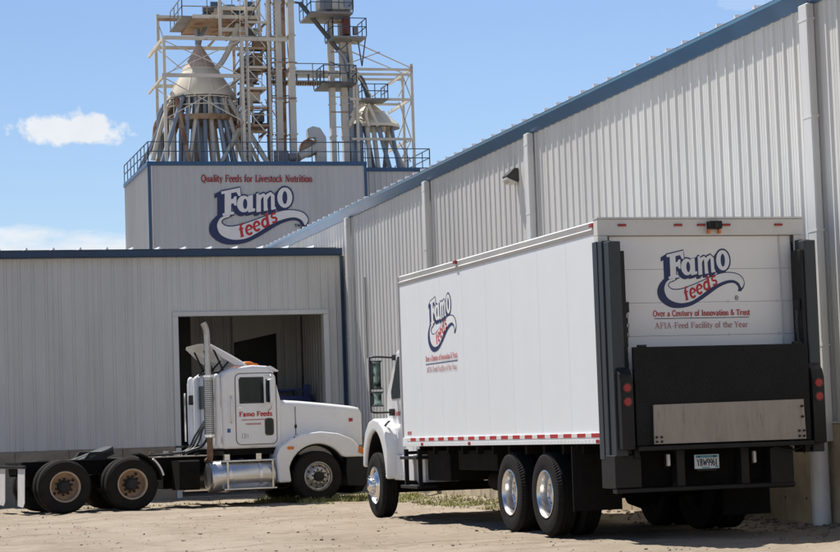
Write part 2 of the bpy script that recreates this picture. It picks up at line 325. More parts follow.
class Ink(G):
    """flat print on a surface: fn(u, v, d) gives the point d metres proud of it; every shape sits a touch higher than the one before"""
    def __init__(s, fn, d=.004, step=.00005): super().__init__(); s.fn = fn; s.d = d; s.step = step
    def poly(s, P): s.d += s.step; s.add([s.fn(u, v, s.d) for u, v in P], [tuple(range(len(P)))])
    def stroke(s, pts, w):
        s.d += s.step; L, R = strip(pts, w); n = len(pts)
        s.add([s.fn(u, v, s.d) for u, v in L+R], [(i, i+1, n+i+1, n+i) for i in range(n-1)])
    def ring(s, cx, cy, rx, ry, ix, iy, ox=0, n=28):
        s.d += s.step; o = A(cx, cy, rx, ry, 0, 360, n)[:-1]; i = A(cx+ox, cy, ix, iy, 0, 360, n)[:-1]
        s.add([s.fn(u, v, s.d) for u, v in o+i], [(k, (k+1) % n, n+(k+1) % n, n+k) for k in range(n)])
    def text(s, txt, u, v, width=None, size=None, slope=0, bold=1, rot=0, vdir=-1, xs=1):
        """baseline start (u, v); cap height = size; v grows downwards when vdir = -1"""
        adv = sum(GL[c][0] for c in txt); k = size/9; kx = (width/adv) if width else k*xs; x = 0
        for c in txt:
            for w, pts in GL[c][1]:
                s.stroke([(u+(x+p[0])*kx, v+vdir*p[1]*k+slope*(x+p[0])*kx) for p in pts], w*bold*(kx+k)/2)
            x += GL[c][0]
        return x*kx
def bez(P, sub=5):
    out = []; n = len(P)
    for i in range(n-1):
        p0, p1, p2, p3 = P[max(0, i-1)], P[i], P[i+1], P[min(n-1, i+2)]
        for j in range(sub):
            t = j/sub; out.append(tuple(.5*((2*p1[q])+(p2[q]-p0[q])*t+(2*p0[q]-5*p1[q]+4*p2[q]-p3[q])*t*t+(3*p1[q]-p0[q]-3*p2[q]+p3[q])*t**3) for q in (0, 1)))
    return out+[P[-1]]
F_POLY = [(186, 130), (300, 106), (304, 154), (291, 157), (277, 133), (246, 139), (246, 176), (258, 173), (265, 160), (278, 158), (278, 214), (266, 213), (259, 200), (246, 203), (246, 250), (264, 252), (264, 266), (196, 276), (194, 262), (207, 258), (207, 142), (188, 146)]
A_STEM = [(347, 156), (376, 150), (376, 230), (390, 232), (388, 247), (350, 255), (346, 240)]
M_STR = [(27, [(411, 245), (411, 148)]), (18, [(399, 152), (412, 148)]), (22, [(411, 178), (425, 158), (440, 150), (451, 160), (453, 238)]), (22, [(453, 172), (467, 152), (483, 143), (495, 153), (497, 232)]), (14, [(486, 233), (514, 228)]), (14, [(398, 247), (424, 243)]), (14, [(442, 240), (466, 236)])]
SW_OUT = bez([(165, 272), (132, 303), (114, 345), (124, 390), (162, 426), (215, 446), (280, 447), (345, 433), (410, 402), (470, 366), (530, 330), (590, 307), (635, 303), (660, 318), (668, 336), (662, 352)])+bez([(684, 354), (704, 332), (713, 305), (704, 275), (680, 252), (640, 239), (590, 236), (540, 243), (480, 262), (420, 284), (360, 306), (300, 325), (250, 334), (215, 330), (197, 318), (197, 304), (212, 294)])+[(245, 283), (245, 262), (200, 262)]
SW_IN = bez([(203, 277), (180, 291), (164, 320), (164, 350), (181, 385), (220, 409), (275, 419), (340, 409), (400, 379), (460, 341), (520, 310), (580, 290), (630, 285), (668, 301), (684, 326), (690, 334)])+bez([(702, 318), (707, 300), (698, 278), (676, 257), (640, 245), (590, 242), (540, 249), (480, 268), (420, 290), (360, 312), (300, 331), (250, 340), (212, 336), (190, 320), (189, 305), (203, 291)])+[(238, 280), (238, 270)]
FEEDS = [('f', 298, 408), ('e', 337, 396), ('e', 383, 374), ('d', 431, 350), ('s', 489, 322)]
def emblem(parent, fn, lift=.003, mark=None):
    navy = Ink(fn, lift, lift*.01)
    navy.poly(SW_OUT)
    for k in range(7):
        ox, oy = -38*(1-k/6), 20*(1-k/6); big = 9 if k == 6 else 7
        sh = lambda P: [(u+ox, v+oy) for u, v in P]
        navy.poly(sh(F_POLY)); navy.stroke(sh(F_POLY+F_POLY[:1]), big*1.6)
        ox, oy = ox*.45, oy*.85
        navy.poly(A(322+ox, 204+oy, 42+big, 50+big, 0, 360, 24)[:-1]); navy.poly(sh(A_STEM)); navy.stroke(sh(A_STEM+A_STEM[:1]), big*1.6)
        for w, P in M_STR: navy.stroke(sh(P), w+big*2)
        navy.poly(A(568+ox, 166+oy, 46+big, 62+big, 0, 360, 24)[:-1])
    top = navy.d
    white = Ink(fn, top+lift*.3, lift*.01)
    white.poly(SW_IN); white.poly(F_POLY); white.ring(322, 204, 41, 50, 13, 31, 8); white.poly(A_STEM)
    for w, P in M_STR: white.stroke(P, w)
    white.ring(568, 166, 45, 61, 15, 39)
    red = Ink(fn, white.d+lift*.3, lift*.01)
    for c, u, v in FEEDS:
        an = math.radians(-21); k = 9.2
        for w, P in GL[c][1]:
            pts = [(p[0]*k*.98+p[1]*k*.18, -p[1]*k*(1.0 if c not in 'fd' else .88)) for p in P]
            red.stroke([(u+a*math.cos(an)-b*math.sin(an), v+a*math.sin(an)+b*math.cos(an)) for a, b in pts], w*k*1.2)
    o = mk('emblem_navy', navy, 'logo_navy', parent); mk('emblem_white', white, 'logo_white', o); mk('emblem_red', red, 'logo_red', o)
    if mark:
        tm = Ink(fn, top+lift, lift*.01)
        if mark == 'TM': tm.text('TM', 626, 342, size=17, bold=1.5, width=36)
        else: tm.stroke(A(652, 392, 11, 13, 0, 360, 14), 3); tm.text('R', 646, 399, size=13, bold=1.2)
        mk('emblem_mark', tm, 'plate_ink', o)
    return o

# ---------------------------------------------------------------- ground
WX, EZ, BZ, CY = 11.58, 6.41, 1.28, 49.11        # warehouse wall plane, its eave, top of its footing, shop front
def lines(a, b, c, d, s):                        # coarse outside, step s between b and c
    o = [c + (d-c)*(k/14)**2.2 for k in range(1, 15)]; i = [b - (b-a)*(k/14)**2.2 for k in range(1, 15)][::-1]
    return np.array(i+list(np.arange(b, c+1e-6, s))+o)
gx, gy = lines(-900, -1, 14, 900, .085), lines(-300, 16, 50, 1600, .085)
X, Y = np.meshgrid(gx, gy)
Z = np.zeros_like(X)
for k, (fr, am) in enumerate(((.35, .012), (.9, .007), (2.3, .004), (5.1, .0035), (9.0, .003))):
    for q in range(5):
        an = rng.uniform(0, 2*pi); Z += am/2.2*np.sin((X*math.cos(an)+Y*math.sin(an))*fr*2*pi*rng.uniform(.7, 1.3)+rng.uniform(0, 6.28))
for (x0, sl, dp, wd) in ((2.2, -.02, .022, .2), (4.1, -.02, .022, .2), (6.2, .03, .012, .22), (8.2, .03, .010, .22)):   # wheel ruts
    Z -= dp*np.exp(-((X-(x0+sl*(Y-25)))/wd)**2)
for (y0, sl, dp) in ((27.5, .10, .024), (29.4, .10, .024), (31.2, .16, .018), (33, .05, .020), (35, .05, .020), (37.5, .02, .02), (24.3, -.05, .018), (25.9, -.12, .018)):
    Z -= dp*np.exp(-((Y-(y0+sl*(X-5)))/.22)**2)
inn = np.clip((X+1)/1.5, 0, 1)*np.clip((14-X)/1.5, 0, 1)*np.clip((Y-16)/1.5, 0, 1)*np.clip((52-Y)/2, 0, 1)
Z = Z*inn
Z += .07*np.clip((X-10.85)/.7, 0, 1)*(Y < 49)*inn       # loose dirt banked against the footing
nx, ny = len(gx), len(gy)
me = bpy.data.meshes.new('ground'); me.from_pydata(np.stack([X, Y, Z], -1).reshape(-1, 3).tolist(), [], [(j*nx+i, j*nx+i+1, (j+1)*nx+i+1, (j+1)*nx+i) for j in range(ny-1) for i in range(nx-1)])
me.shade_smooth()
gm = bpy.data.materials.new('dirt'); gm.use_nodes = True; nd, lk = gm.node_tree.nodes, gm.node_tree.links; b = nd['Principled BSDF']
b.inputs['Roughness'].default_value = .95; b.inputs['Specular IOR Level'].default_value = .15
geo = nd.new('ShaderNodeNewGeometry')
def gnoise(sc, det=8, rough=.6, st=(1, 1, 1)):
    m = nd.new('ShaderNodeMapping'); m.inputs['Scale'].default_value = st; lk.new(geo.outputs['Position'], m.inputs[0])
    n = nd.new('ShaderNodeTexNoise'); n.inputs['Scale'].default_value = sc; n.inputs['Detail'].default_value = det; n.inputs['Roughness'].default_value = rough; lk.new(m.outputs[0], n.inputs['Vector']); return n.outputs['Fac']
def gramp(fac, stops):
    r = nd.new('ShaderNodeValToRGB'); e = r.color_ramp.elements
    while len(e) < len(stops): e.new(.5)
    for q, (p, c) in zip(e, stops): q.position = p; q.color = (*c, 1)
    lk.new(fac, r.inputs[0]); return r.outputs[0]
def gmix(fac, a, c, mode='MIX'):
    m = nd.new('ShaderNodeMix'); m.data_type = 'RGBA'; m.blend_type = mode
    if isinstance(fac, float): m.inputs[0].default_value = fac
    else: lk.new(fac, m.inputs[0])
    lk.new(a, m.inputs[6])
    if isinstance(c, tuple): m.inputs[7].default_value = (*c, 1)
    else: lk.new(c, m.inputs[7])
    return m.outputs[2]
def gmr(fac, a, c):
    m = nd.new('ShaderNodeMapRange'); m.inputs[1].default_value = a; m.inputs[2].default_value = c; lk.new(fac, m.inputs[0]); return m.outputs[0]
c0 = gramp(gnoise(.55, 9, .62), [(.3, (.228, .186, .136)), (.5, (.285, .236, .178)), (.7, (.332, .282, .222))])
c0 = gmix(gmr(gnoise(1.6, 8, .7, (1, .35, 1)), .55, .68), c0, (.235, .180, .130))
c0 = gmix(gmr(gnoise(26, 4, .7), .60, .68), c0, (.17, .13, .095))
c0 = gmix(gmr(gnoise(70, 3, .7), .63, .70), c0, (.42, .36, .29))
c0 = gmix(gmr(gnoise(1.0, 7, .65, (.22, 2.6, 1)), .54, .66), c0, (.205, .165, .122))
c0 = gmix(gmr(gnoise(1.3, 8, .7, (.3, 3.5, 1)), .58, .68), c0, (.37, .32, .255))
lk.new(c0, b.inputs['Base Color'])
bp1 = nd.new('ShaderNodeBump'); bp1.inputs['Distance'].default_value = .014; lk.new(gnoise(14, 8, .72), bp1.inputs['Height'])
bp2 = nd.new('ShaderNodeBump'); bp2.inputs['Distance'].default_value = .008; lk.new(gnoise(75, 5, .7), bp2.inputs['Height']); lk.new(bp1.outputs[0], bp2.inputs['Normal']); lk.new(bp2.outputs[0], b.inputs['Normal'])
me.materials.append(gm); struct(ob('ground', me))

# ---------------------------------------------------------------- warehouse (long building on the right)
def rib_profile(width, ribs, depth, bw, tw, start=.5):
    P = [(0, 0)]; sp = width/ribs
    if ribs > 2: P += [(.018, 0), (.028, .004), (.04, .004), (.05, 0)]
    for k in range(ribs):
        c = (k+start)*sp
        P += [(c-bw/2, 0), (c-tw/2, depth), (c+tw/2, depth), (c+bw/2, 0)]
        m = c+sp/2
        if k < ribs-1: P += [(m-.05, 0), (m-.04, .004), (m-.028, .004), (m-.018, 0), (m+.018, 0), (m+.028, .004), (m+.04, .004), (m+.05, 0)]
    if ribs > 2: P += [(width-.05, 0), (width-.04, .004), (width-.028, .004), (width-.018, 0)]
    return P+[(width, 0)]
def panel_mesh(name, width, z0, z1, fn, mat, ribs=3, depth=.036, bw=.105, tw=.035, tr=.0):
    P = rib_profile(width, ribs, depth, bw, tw); g = G(); n = len(P)
    g.add([fn(u, d, z) for z in (z0, z1) for u, d in P], [(i, i+1, n+i+1, n+i) for i in range(n-1)])
    me = bpy.data.meshes.new(name); me.from_pydata(g.v, [], g.f); me.materials.append(MAT[mat]); return me
PW = .9144
wh = thing('warehouse', 'long pale ribbed metal warehouse with blue eave gutter, on the right', 'warehouse', (WX, 14, 0))
pm = panel_mesh('wall_panel', PW-.004, BZ, EZ+.1, lambda u, d, z: (-d, u, z), 'siding', bw=.085, tw=.03, depth=.025)
NP = 53
for k in range(NP): ob('wall_panel', pm, wh, (0, k*PW, 0))
LY = NP*PW
bx('core_wall', 'siding_inside', wh, (.02, 0, -.2), (.25, LY, EZ))
bx('far_wall', 'siding', wh, (.25, LY-.25, -.2), (25, LY, EZ)); bx('near_wall', 'siding', wh, (.25, 0, -.2), (25, .25, EZ)); bx('back_wall', 'siding', wh, (24.7, .25, -.2), (25, LY-.25, EZ))
FPW = .61; fm = G().box(-.055, .006, -.3, .015, FPW-.006, BZ-.012); 
fo = mk('foundation_panel', fm, 'concrete', wh, bevel=.012, seg=1)
for k in range(1, int(LY/FPW)): ob('foundation_panel', fo.data, wh, (0, k*FPW, 0))
hole = None
for k in range(int(LY/FPW)):
    for z in (.35, .92):
        g = G().tube((-.057, k*FPW+.0, z), (-.03, k*FPW+.0, z), .018, n=8)
        if hole is None: hole = mk('tie_hole', g, 'hub_black', wh)
        else: ob('tie_hole', hole.data, wh, (0, k*FPW, z-.35))
bx('base_trim', 'trim_white', wh, (-.075, 0, BZ-.012), (-.002, LY, BZ+.006))
part('eave_gutter', 'gutter_blue', wh, lambda g: g.prism([(.0, EZ), (-.05, EZ), (-.15, EZ+.165), (-.0, EZ+.17)], lambda u, v, d: (u, d, v), 0, LY))
part('gutter_lip', 'gutter_lip', wh, lambda g: g.prism([(.0, EZ+.172), (-.152, EZ+.167), (-.162, EZ+.205), (-.0, EZ+.211)], lambda u, v, d: (u, d, v), 0, LY))
rp = G(); RS = .6096
prof = [(0, .0), (.03, 0), (.05, .055), (.075, .055), (.095, 0), (RS-.003, 0)]
def roofpt(x, u, d): return (x, u, EZ+.214+(x+.16)*.04+d)
nP = len(prof); vs = [roofpt(x, u, d) for x in (-.165, 12.4) for u, d in prof]; rp.add(vs, [(i, i+1, nP+i+1, nP+i) for i in range(nP-1)]); rp.add([vs[1], vs[2], vs[3], vs[4]], [(0, 1, 2, 3)])
ro = mk('roof_panel', rp, 'roof_white', wh)
for k in range(1, int(LY/RS)): ob('roof_panel', ro.data, wh, (0, k*RS, 0))
part('back_roof', 'roof_white', wh, lambda g: g.add([(12.4, 0, EZ+.228+.5), (12.4, LY, EZ+.228+.5), (25.2, LY, EZ+.2), (25.2, 0, EZ+.2)], [(0, 1, 2, 3)]))
def downspout(Yc, w=.30, dd=.11, boot=False):
    y = Yc-14; g = G()
    g.prism([(-.046, y-w/2), (-.046-dd, y-w/2), (-.046-dd, y+w/2), (-.046, y+w/2)], lambda u, v, d: (u, v, d), 1.05 if boot else .25, EZ-.002)
    o = mk('downspout', g, 'trim_white', wh, bevel=.012, seg=1)
    for z in (2.2, 3.6, 5.0, 6.2): bx('strap', 'trim_white', o, (-.050-dd, y-w/2-.008, z), (-.044, y+w/2+.008, z+.03))
    if boot: mk('drain_boot', G().lathe([(.115, -.1), (.115, 1.16), (.125, 1.16), (.125, 1.10)], 20, org=(-.20, y, 0)), 'white_dusty', o, smooth=40)
    else: part('spout_elbow', 'trim_white', o, lambda g: g.bar((-.1, y, .30), (-.34, y, .14), w, dd))
for yy in (48.38, 41.40, 34.66): downspout(yy, .22)
downspout(23.66, .24, .10, True)
wl_ = thing('wall_light', 'small dark wall light high on the warehouse siding above the box truck', 'wall light', (WX-.03, 35.62, 5.68))
wl_.scale = (.8, .8, .8)
part('housing', 'lamp_bronze', wl_, lambda g: g.prism([(0, 0), (0, .30), (-.10, .30), (-.27, .14), (-.27, .10), (-.05, 0)], lambda u, v, d: (u, d, v), -.18, .18), bevel=.012)
part('lens', 'lamp_lens', wl_, lambda g: g.prism([(-.05, -.006), (-.272, .094), (-.265, .04), (-.20, -.03), (-.07, -.05)], lambda u, v, d: (u, d, v), -.165, .165), bevel=.006)
tb('conduit', 'trim_white', wh, (-.06, 48.2-14, 2.0), (-.06, 48.2-14, 5.0), .018, n=8)
br('cable_run', 'steel_dark', wh, (-.055, 47.0-14, 3.05), (-.055, 47.0-14, 4.9), .02)

# ---------------------------------------------------------------- shop (front with the open doorway)
SX0 = -10.0; SZ = 5.58
DX0, DX1, DZ = 7.545, 11.0, 4.20
sh = thing('shop_building', 'low grey metal shop with a blue eave and a big open doorway', 'building', (0, CY, 0))
fnS = lambda u, d, z: (u, -d, z)
pmS = panel_mesh('wall_panel', PW-.004, 1.2, SZ+.02, fnS, 'siding', depth=.024, bw=.075, tw=.03)
xs = DX0-.12
k = 0
while xs-PW*(k+1) > SX0-PW: ob('wall_panel', pmS, sh, (xs-PW*(k+1), 0, 0)); k += 1
pmH = panel_mesh('wall_panel', PW-.004, DZ+.10, SZ+.02, fnS, 'siding', depth=.024, bw=.075, tw=.03)
x = xs
while x+PW < DX1+.2: ob('wall_panel', pmH, sh, (x, 0, 0)); x += PW
wq = DX1+.14-x
if wq > .05: ob('wall_panel', panel_mesh('wall_panel', wq, DZ+.10, SZ+.02, fnS, 'siding', ribs=1, depth=.024, bw=.075, tw=.03), sh, (x, 0, 0))
ob('wall_panel', panel_mesh('wall_panel', .32, 1.2, SZ+.02, fnS, 'siding', ribs=1, depth=.024, bw=.075, tw=.03), sh, (DX1+.14, 0, 0))
bx('corner_trim', 'trim_blue', sh, (WX-.14, -.05, .0), (WX-.062, .05, SZ))
# solid core behind the sheets, split round the doorway
bx('core_wall', 'siding_inside', sh, (SX0, .015, -.2), (DX0-.02, .2, SZ)); bx('core_wall', 'siding_inside', sh, (DX1+.02, .015, -.2), (WX-.002, .2, SZ)); bx('core_wall', 'siding_inside', sh, (DX0-.02, .015, DZ+.02), (DX1+.02, .2, SZ))
for nme, a, c in (('door_jamb', (DX0-.13, -.045, 0), (DX0, .22, DZ)), ('door_jamb', (DX1, -.045, 0), (DX1+.13, .22, DZ)), ('door_head', (DX0-.13, -.048, DZ+.003), (DX1+.13, .22, DZ+.11))): bx(nme, 'trim_white', sh, a, c, bevel=.006, seg=1)
for k in range(12):
    x1 = DX0-.14-k*1.22
    if x1-1.22 < SX0-1: break
    bx('footing_block', 'concrete_grey', sh, (x1-1.212, -.03, -.3), (x1, .012, 1.19), bevel=.01, seg=1)
bx('footing_block', 'concrete_grey', sh, (DX1+.14, -.03, -.3), (WX-.15, .012, 1.19), bevel=.01, seg=1)
part('eave_trim', 'trim_blue', sh, lambda g: g.prism([(.0, SZ), (-.22, SZ), (-.25, SZ+.02), (-.25, SZ+.165), (0, SZ+.175)], lambda u, v, d: (d, u, v), SX0, WX-.125))
rp = G(); rp2 = lambda x, y, d: (x, y, SZ+.18+(y+.26)*.035+d)
vs = [rp2(u, y, d) for y in (-.262, 9.5) for u, d in prof]; rp.add(vs, [(i, i+1, nP+i+1, nP+i) for i in range(nP-1)]); rp.add([vs[1], vs[2], vs[3], vs[4]], [(0, 1, 2, 3)])
ro2 = mk('roof_panel', rp, 'roof_white', sh, loc=(SX0, 0, 0)); k = 1
while SX0+(k+1)*RS < WX-.1: ob('roof_panel', ro2.data, sh, (SX0+k*RS, 0, 0)); k += 1
bx('ceiling', 'siding_inside', sh, (SX0, .2, SZ+.001), (WX-.041, 9.6, SZ+.06))
# inside
YB = 5.0
struct(bx('shop_floor', 'floor_concrete', None, (SX0, CY-.02, -.05), (WX-.08, CY+9.4, .025)))
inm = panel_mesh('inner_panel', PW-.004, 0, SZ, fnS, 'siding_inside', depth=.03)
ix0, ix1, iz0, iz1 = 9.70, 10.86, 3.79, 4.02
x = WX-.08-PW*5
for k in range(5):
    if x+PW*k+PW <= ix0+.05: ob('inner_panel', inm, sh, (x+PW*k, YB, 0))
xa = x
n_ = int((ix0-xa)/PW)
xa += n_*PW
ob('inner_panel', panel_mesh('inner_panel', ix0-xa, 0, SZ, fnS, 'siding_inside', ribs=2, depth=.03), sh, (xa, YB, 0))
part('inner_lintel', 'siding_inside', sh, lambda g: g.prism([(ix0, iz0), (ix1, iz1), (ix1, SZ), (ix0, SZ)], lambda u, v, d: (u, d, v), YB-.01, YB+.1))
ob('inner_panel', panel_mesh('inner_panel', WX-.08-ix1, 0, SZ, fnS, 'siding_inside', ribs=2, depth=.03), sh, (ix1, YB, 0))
bx('shade_sheet', 'black_paint', sh, (6.6, YB-.5, 0), (8.55, YB-.47, 5.3)); bx('shade_sheet', 'black_paint', sh, (ix0-.3, YB+.25, 0), (WX-.09, YB+.28, 4.8))  # black sheets added to paint deep shade at left and behind the inner opening
bx('side_wall', 'siding_inside', sh, (SX0, .2, -.2), (SX0+.2, 9.4, SZ)); bx('rear_wall', 'siding_inside', sh, (SX0, 9.4, -.2), (WX-.08, 9.6, SZ))
for k in range(2): br('roof_purlin', 'siding_inside', sh, (SX0+.2, 1.5+k*2.2, SZ-.12), (WX-.1, 1.5+k*2.2, SZ-.12), .07, .2)
# blue steel tub trailer parked inside
bt = thing('blue_trailer', 'blue steel open trailer parked inside the doorway behind the tractor hood', 'trailer', (9.9, 53.0, 0))
for y in (-.75, .75): bx('side_panel', 'blue_steel', bt, (-1.3, y-.03, .7), (1.45, y+.03, 2.36), bevel=.01, seg=1); br('top_rail', 'blue_steel', bt, (-1.1, y, 2.50), (1.3, y, 2.50), .05); [br('stake', 'blue_steel', bt, (xx, y, 2.3), (xx, y, 2.52), .05) for xx in (-1, -.2, .6, 1.3)]
for xx in (-1.3, 1.45): bx('end_panel', 'blue_steel', bt, (xx-.03, -.72, .7), (xx+.03, .72, 2.36))
bx('corner_post', 'blue_steel', bt, (1.22, -.84, .65), (1.4, -.79, 2.62)); bx('bed', 'blue_steel', bt, (-1.27, -.72, .62), (1.42, .72, .70))
for xx in (-.7, .7):
    for y in (-.82, .62): mk('wheel', G().lathe([(.12, 0), (.33, 0), (.36, .04), (.36, .16), (.33, .2), (.12, .2)], 24, axis='y', org=(xx, y, .36)), 'rubber', bt, smooth=40)
    tb('axle', 'underbody', bt, (xx, -.65, .36), (xx, .65, .36), .05); bx('axle_hanger', 'underbody', bt, (xx-.05, -.5, .40), (xx+.05, -.4, .63)); bx('axle_hanger', 'underbody', bt, (xx-.05, .4, .40), (xx+.05, .5, .63))

# ---------------------------------------------------------------- feed mill behind, with its rooftop distributors and legs
MY, MX, MZ, MD = 111.37, 15.74, 16.07, 9.8
ml = thing('feed_mill', 'tall grey feed mill behind the shop with blue trim, red slogan and swoosh emblem', 'mill', (0, 0, 0))
MX1 = onY(365.5, 164.8, MY).x
mp_ = panel_mesh('wall_panel', PW-.004, -.2, MZ-.2, lambda u, d, z: (u, -d, z), 'siding_mill', depth=.03, bw=.09, tw=.035)
nF = int((MX1-MX)/PW); wF = (MX1-MX)/nF
mp_ = panel_mesh('wall_panel', wF-.004, -.2, MZ-.2, lambda u, d, z: (u, -d, z), 'siding_mill', depth=.03, bw=.09, tw=.035)
for k in range(nF): ob('wall_panel', mp_, ml, (MX+k*wF, MY, 0))
nL = int(MD/PW); wL = MD/nL
mq_ = panel_mesh('wall_panel', wL-.004, -.2, MZ-.2, lambda u, d, z: (-d, u, z), 'siding_mill', depth=.03, bw=.09, tw=.035)
for k in range(nL): ob('wall_panel', mq_, ml, (MX, MY+k*wL, 0))
bx('core_wall', 'siding_mill', ml, (MX+.03, MY+.03, -.2), (MX1-.03, MY+MD, MZ-.05))
RX1 = onY(430, 169, MY+1.2).x; RY = MY+1.2
nR = int((RX1-MX1)/PW); wR = (RX1-MX1)/nR; RZ = onY(400, 168, RY).z
mr_ = panel_mesh('wall_panel', wR-.004, -.2, RZ-.2, lambda u, d, z: (u, -d, z), 'siding_mill', depth=.03, bw=.09, tw=.035)
for k in range(nR): ob('wall_panel', mr_, ml, (MX1+k*wR, RY, 0))
bx('core_wall', 'siding_mill', ml, (MX1-.02, RY+.03, -.2), (RX1-.03, MY+MD, RZ-.05))
for nme, a, c in (('eave_trim', (MX-.06, MY-.08, MZ-.2), (MX1+.06, MY+.02, MZ+.02)), ('eave_trim', (MX-.07, MY+.022, MZ-.2), (MX+.02, MY+MD, MZ+.02)), ('eave_trim', (MX1+.065, RY-.08, RZ-.2), (RX1+.06, RY+.02, RZ+.02)), ('corner_trim', (MX-.05, MY-.05, -.2), (MX+.09, MY+.03, MZ-.205)), ('corner_trim', (MX1-.09, MY-.05, -.2), (MX1+.05, RY+.03, MZ-.205)), ('corner_trim', (RX1-.05, RY-.05, -.2), (RX1+.05, RY+.03, RZ-.205)), ('downspout', (MX+.12, MY-.09, 0), (MX+.19, MY-.04, MZ-.21))):
    bx(nme, 'trim_white' if nme == 'downspout' else 'mill_blue', ml, a, c)
bx('roof_deck', 'deck_grey', ml, (MX+.02, MY+.02, MZ-.05), (MX1+.05, MY+MD, MZ+.025)); bx('roof_deck', 'deck_grey', ml, (MX1+.052, RY+.02, RZ-.05), (RX1, MY+MD, RZ+.025))
ink = Ink(lambda u, v, d: tuple(onY(190+u/6, 170+v/6, MY-.035) - Vector((0, d, 0))), .004, .0003)
ink.text('Quality Feeds for Livestock Nutrition', 66, 71, width=668, size=42, slope=.003, bold=1.25); mk('slogan', ink, 'sign_red', ml)
emblem(ml, lambda u, v, d: tuple(onY(190+u/6, 170+v/6, MY-.035) - Vector((0, d, 0))), .02, 'TM')
def railing(parent, pts, h=1.05, mat='rail_blue', sp=1.5, name='railing'):
    g = G()
    for p, q in zip(pts[:-1], pts[1:]):
        p, q = Vector(p), Vector(q); n = max(1, round((q-p).length/sp)); up = Vector((0, 0, 1))
        for f in (1, .52): g.bar(p+up*h*f, q+up*h*f, .045)
        for k in range(n+1): g.bar(p+(q-p)*(k/n), p+(q-p)*(k/n)+up*h, .045)
    return mk(name, g, mat, parent)
R0 = MZ+.02
railing(ml, [(MX, MY+MD, R0), (MX, MY, R0), (MX1, MY, R0)]); railing(ml, [(MX1+.1, RY, RZ+.02), (RX1, RY, RZ+.02), (RX1, MY+MD-1, RZ+.02)])
def col(par, px, py, Y, w=.16, mat='steel_cream', name='column', z0=None, top=0):
    p = onY(px, py, Y); p.z += top
    return mk(name, G().box(p.x-w/2, p.y-w/2, (R0 if z0 is None else z0), p.x+w/2, p.y+w/2, p.z), mat, par)
def beam(par, px0, px1, py, Y, w=.12, h=.2, mat='steel_cream', name='beam'):
    p, q = onY(px0, py, Y), onY(px1, py, Y); q.z = p.z; return br(name, mat, par, p, q, w, h)
def rod(par, px0, py0, px1, py1, Y0, Y1=None, w=.06, mat='steel_cream', name='brace'):
    return br(name, mat, par, onY(px0, py0, Y0), onY(px1, py1, Y1 or Y0), w)
def pip(par, pts, Y, r, mat, name='pipe', n=10):
    P = [onY(p[0], p[1], p[2] if len(p) > 2 else Y) for p in pts]; return mk(name, G().pipe(P, r, n, 4), mat, par, smooth=50)
YF, YK = 112.9, 118.6
# --- left support frame
fr = thing('support_tower', 'cream steel support tower around the large cone on the mill roof', 'steel tower', (0, 0, 0))
for px, py, Y in ((163.5, 36, YF), (241.5, 40, YF), (155.8, 46, YK), (233, 30, YK), (200, 50, YK)): col(fr, px, py, Y)
col(fr, 157.5, 14.5, YK-.6, z0=onY(157, 47, YK-.6).z)
col(fr, 219, -14, YF+.5, z0=onY(219, 36, YF+.5).z); col(fr, 258, -16, YF+.5, z0=onY(258, 36, YF+.5).z)
for a in ((162, 287, 37.5, YF), (162, 241, 75, YF), (155, 280, 47.5, YK), (155, 236, 86, YK), (157, 233, 17, YK-.6), (219, 258, 8, YF+.5), (222, 262, 29.5, YF+1), (232, 290, 37.5, YF+.9)): beam(fr, *a)
beam(fr, 157, 258, 19.5, YF+2.6, .1, .16, 'steel_rust')
for px in (163.5, 241.5):
    p = onY(px, 37.5, YF); q = Vector((p.x, YK, p.z)); br('beam', 'steel_cream', fr, p, q, .12, .2)
    p = onY(px, 76, YF); q = Vector((p.x, YK, p.z)); br('beam', 'steel_cream', fr, p, q, .1, .14)
for a in ((163, 40, 241, 75, YF), (241, 40, 163, 75, YF), (163, 77, 241, 120, YF), (241, 77, 163, 120, YF), (156, 48, 200, 84, YK), (200, 48, 156, 84, YK), (156, 88, 233, 150, YK), (219, 0, 258, 34, YF+.5), (258, 0, 219, 34, YF+.5), (233, 34, 243, 60, YF+1.5), (157, 20, 163, 37, YK-.6)): rod(fr, *a[:5], w=.05)
for a in ((213, 40, 233, 24, YK-1), (208, 47, 221, 32, YK-.5)): rod(fr, *a[:5], w=.14, mat='steel_cream', name='knee_brace')
# upper machine deck over the frame
ud = thing('upper_machine_deck', 'rust stained machine deck with blue motors above the large cone', 'platform', (0, 0, 0))
p0, p1 = onY(193, 16, YF+.7), onY(257, 17, YF+.7)
bx('deck', 'steel_rust', ud, (p0.x, YF+.7, p0.z-.25), (p1.x, YF+5, p0.z-.02)); bx('deck_edge', 'steel_cream', ud, (p0.x-.05, YF+.62, p0.z-.12), (p1.x+.05, YF+.695, p0.z+.08))
for px, ww, hh, m in ((206, .5, .45, 'motor_blue'), (214, .9, .75, 'steel_cream'), (227, .7, .6, 'deck_grey'), (237, .8, .55, 'motor_blue'), (247, .7, .8, 'steel_dark')):
    c = onY(px, 10, YF+2.2); mk('machine_housing', G().box(c.x-ww/2, YF+1.7, p0.z-.02, c.x+ww/2, YF+2.9, p0.z+hh), m, ud, bevel=.06)
    tb('motor', 'motor_blue' if m != 'motor_blue' else 'steel_dark', ud, (c.x-.3, YF+1.55, p0.z+hh+.1), (c.x+.3, YF+1.55, p0.z+hh+.1), .16); br('motor_mount', 'steel_dark', ud, (c.x, YF+1.75, p0.z+hh-.02), (c.x, YF+1.55, p0.z+hh+.05), .12)
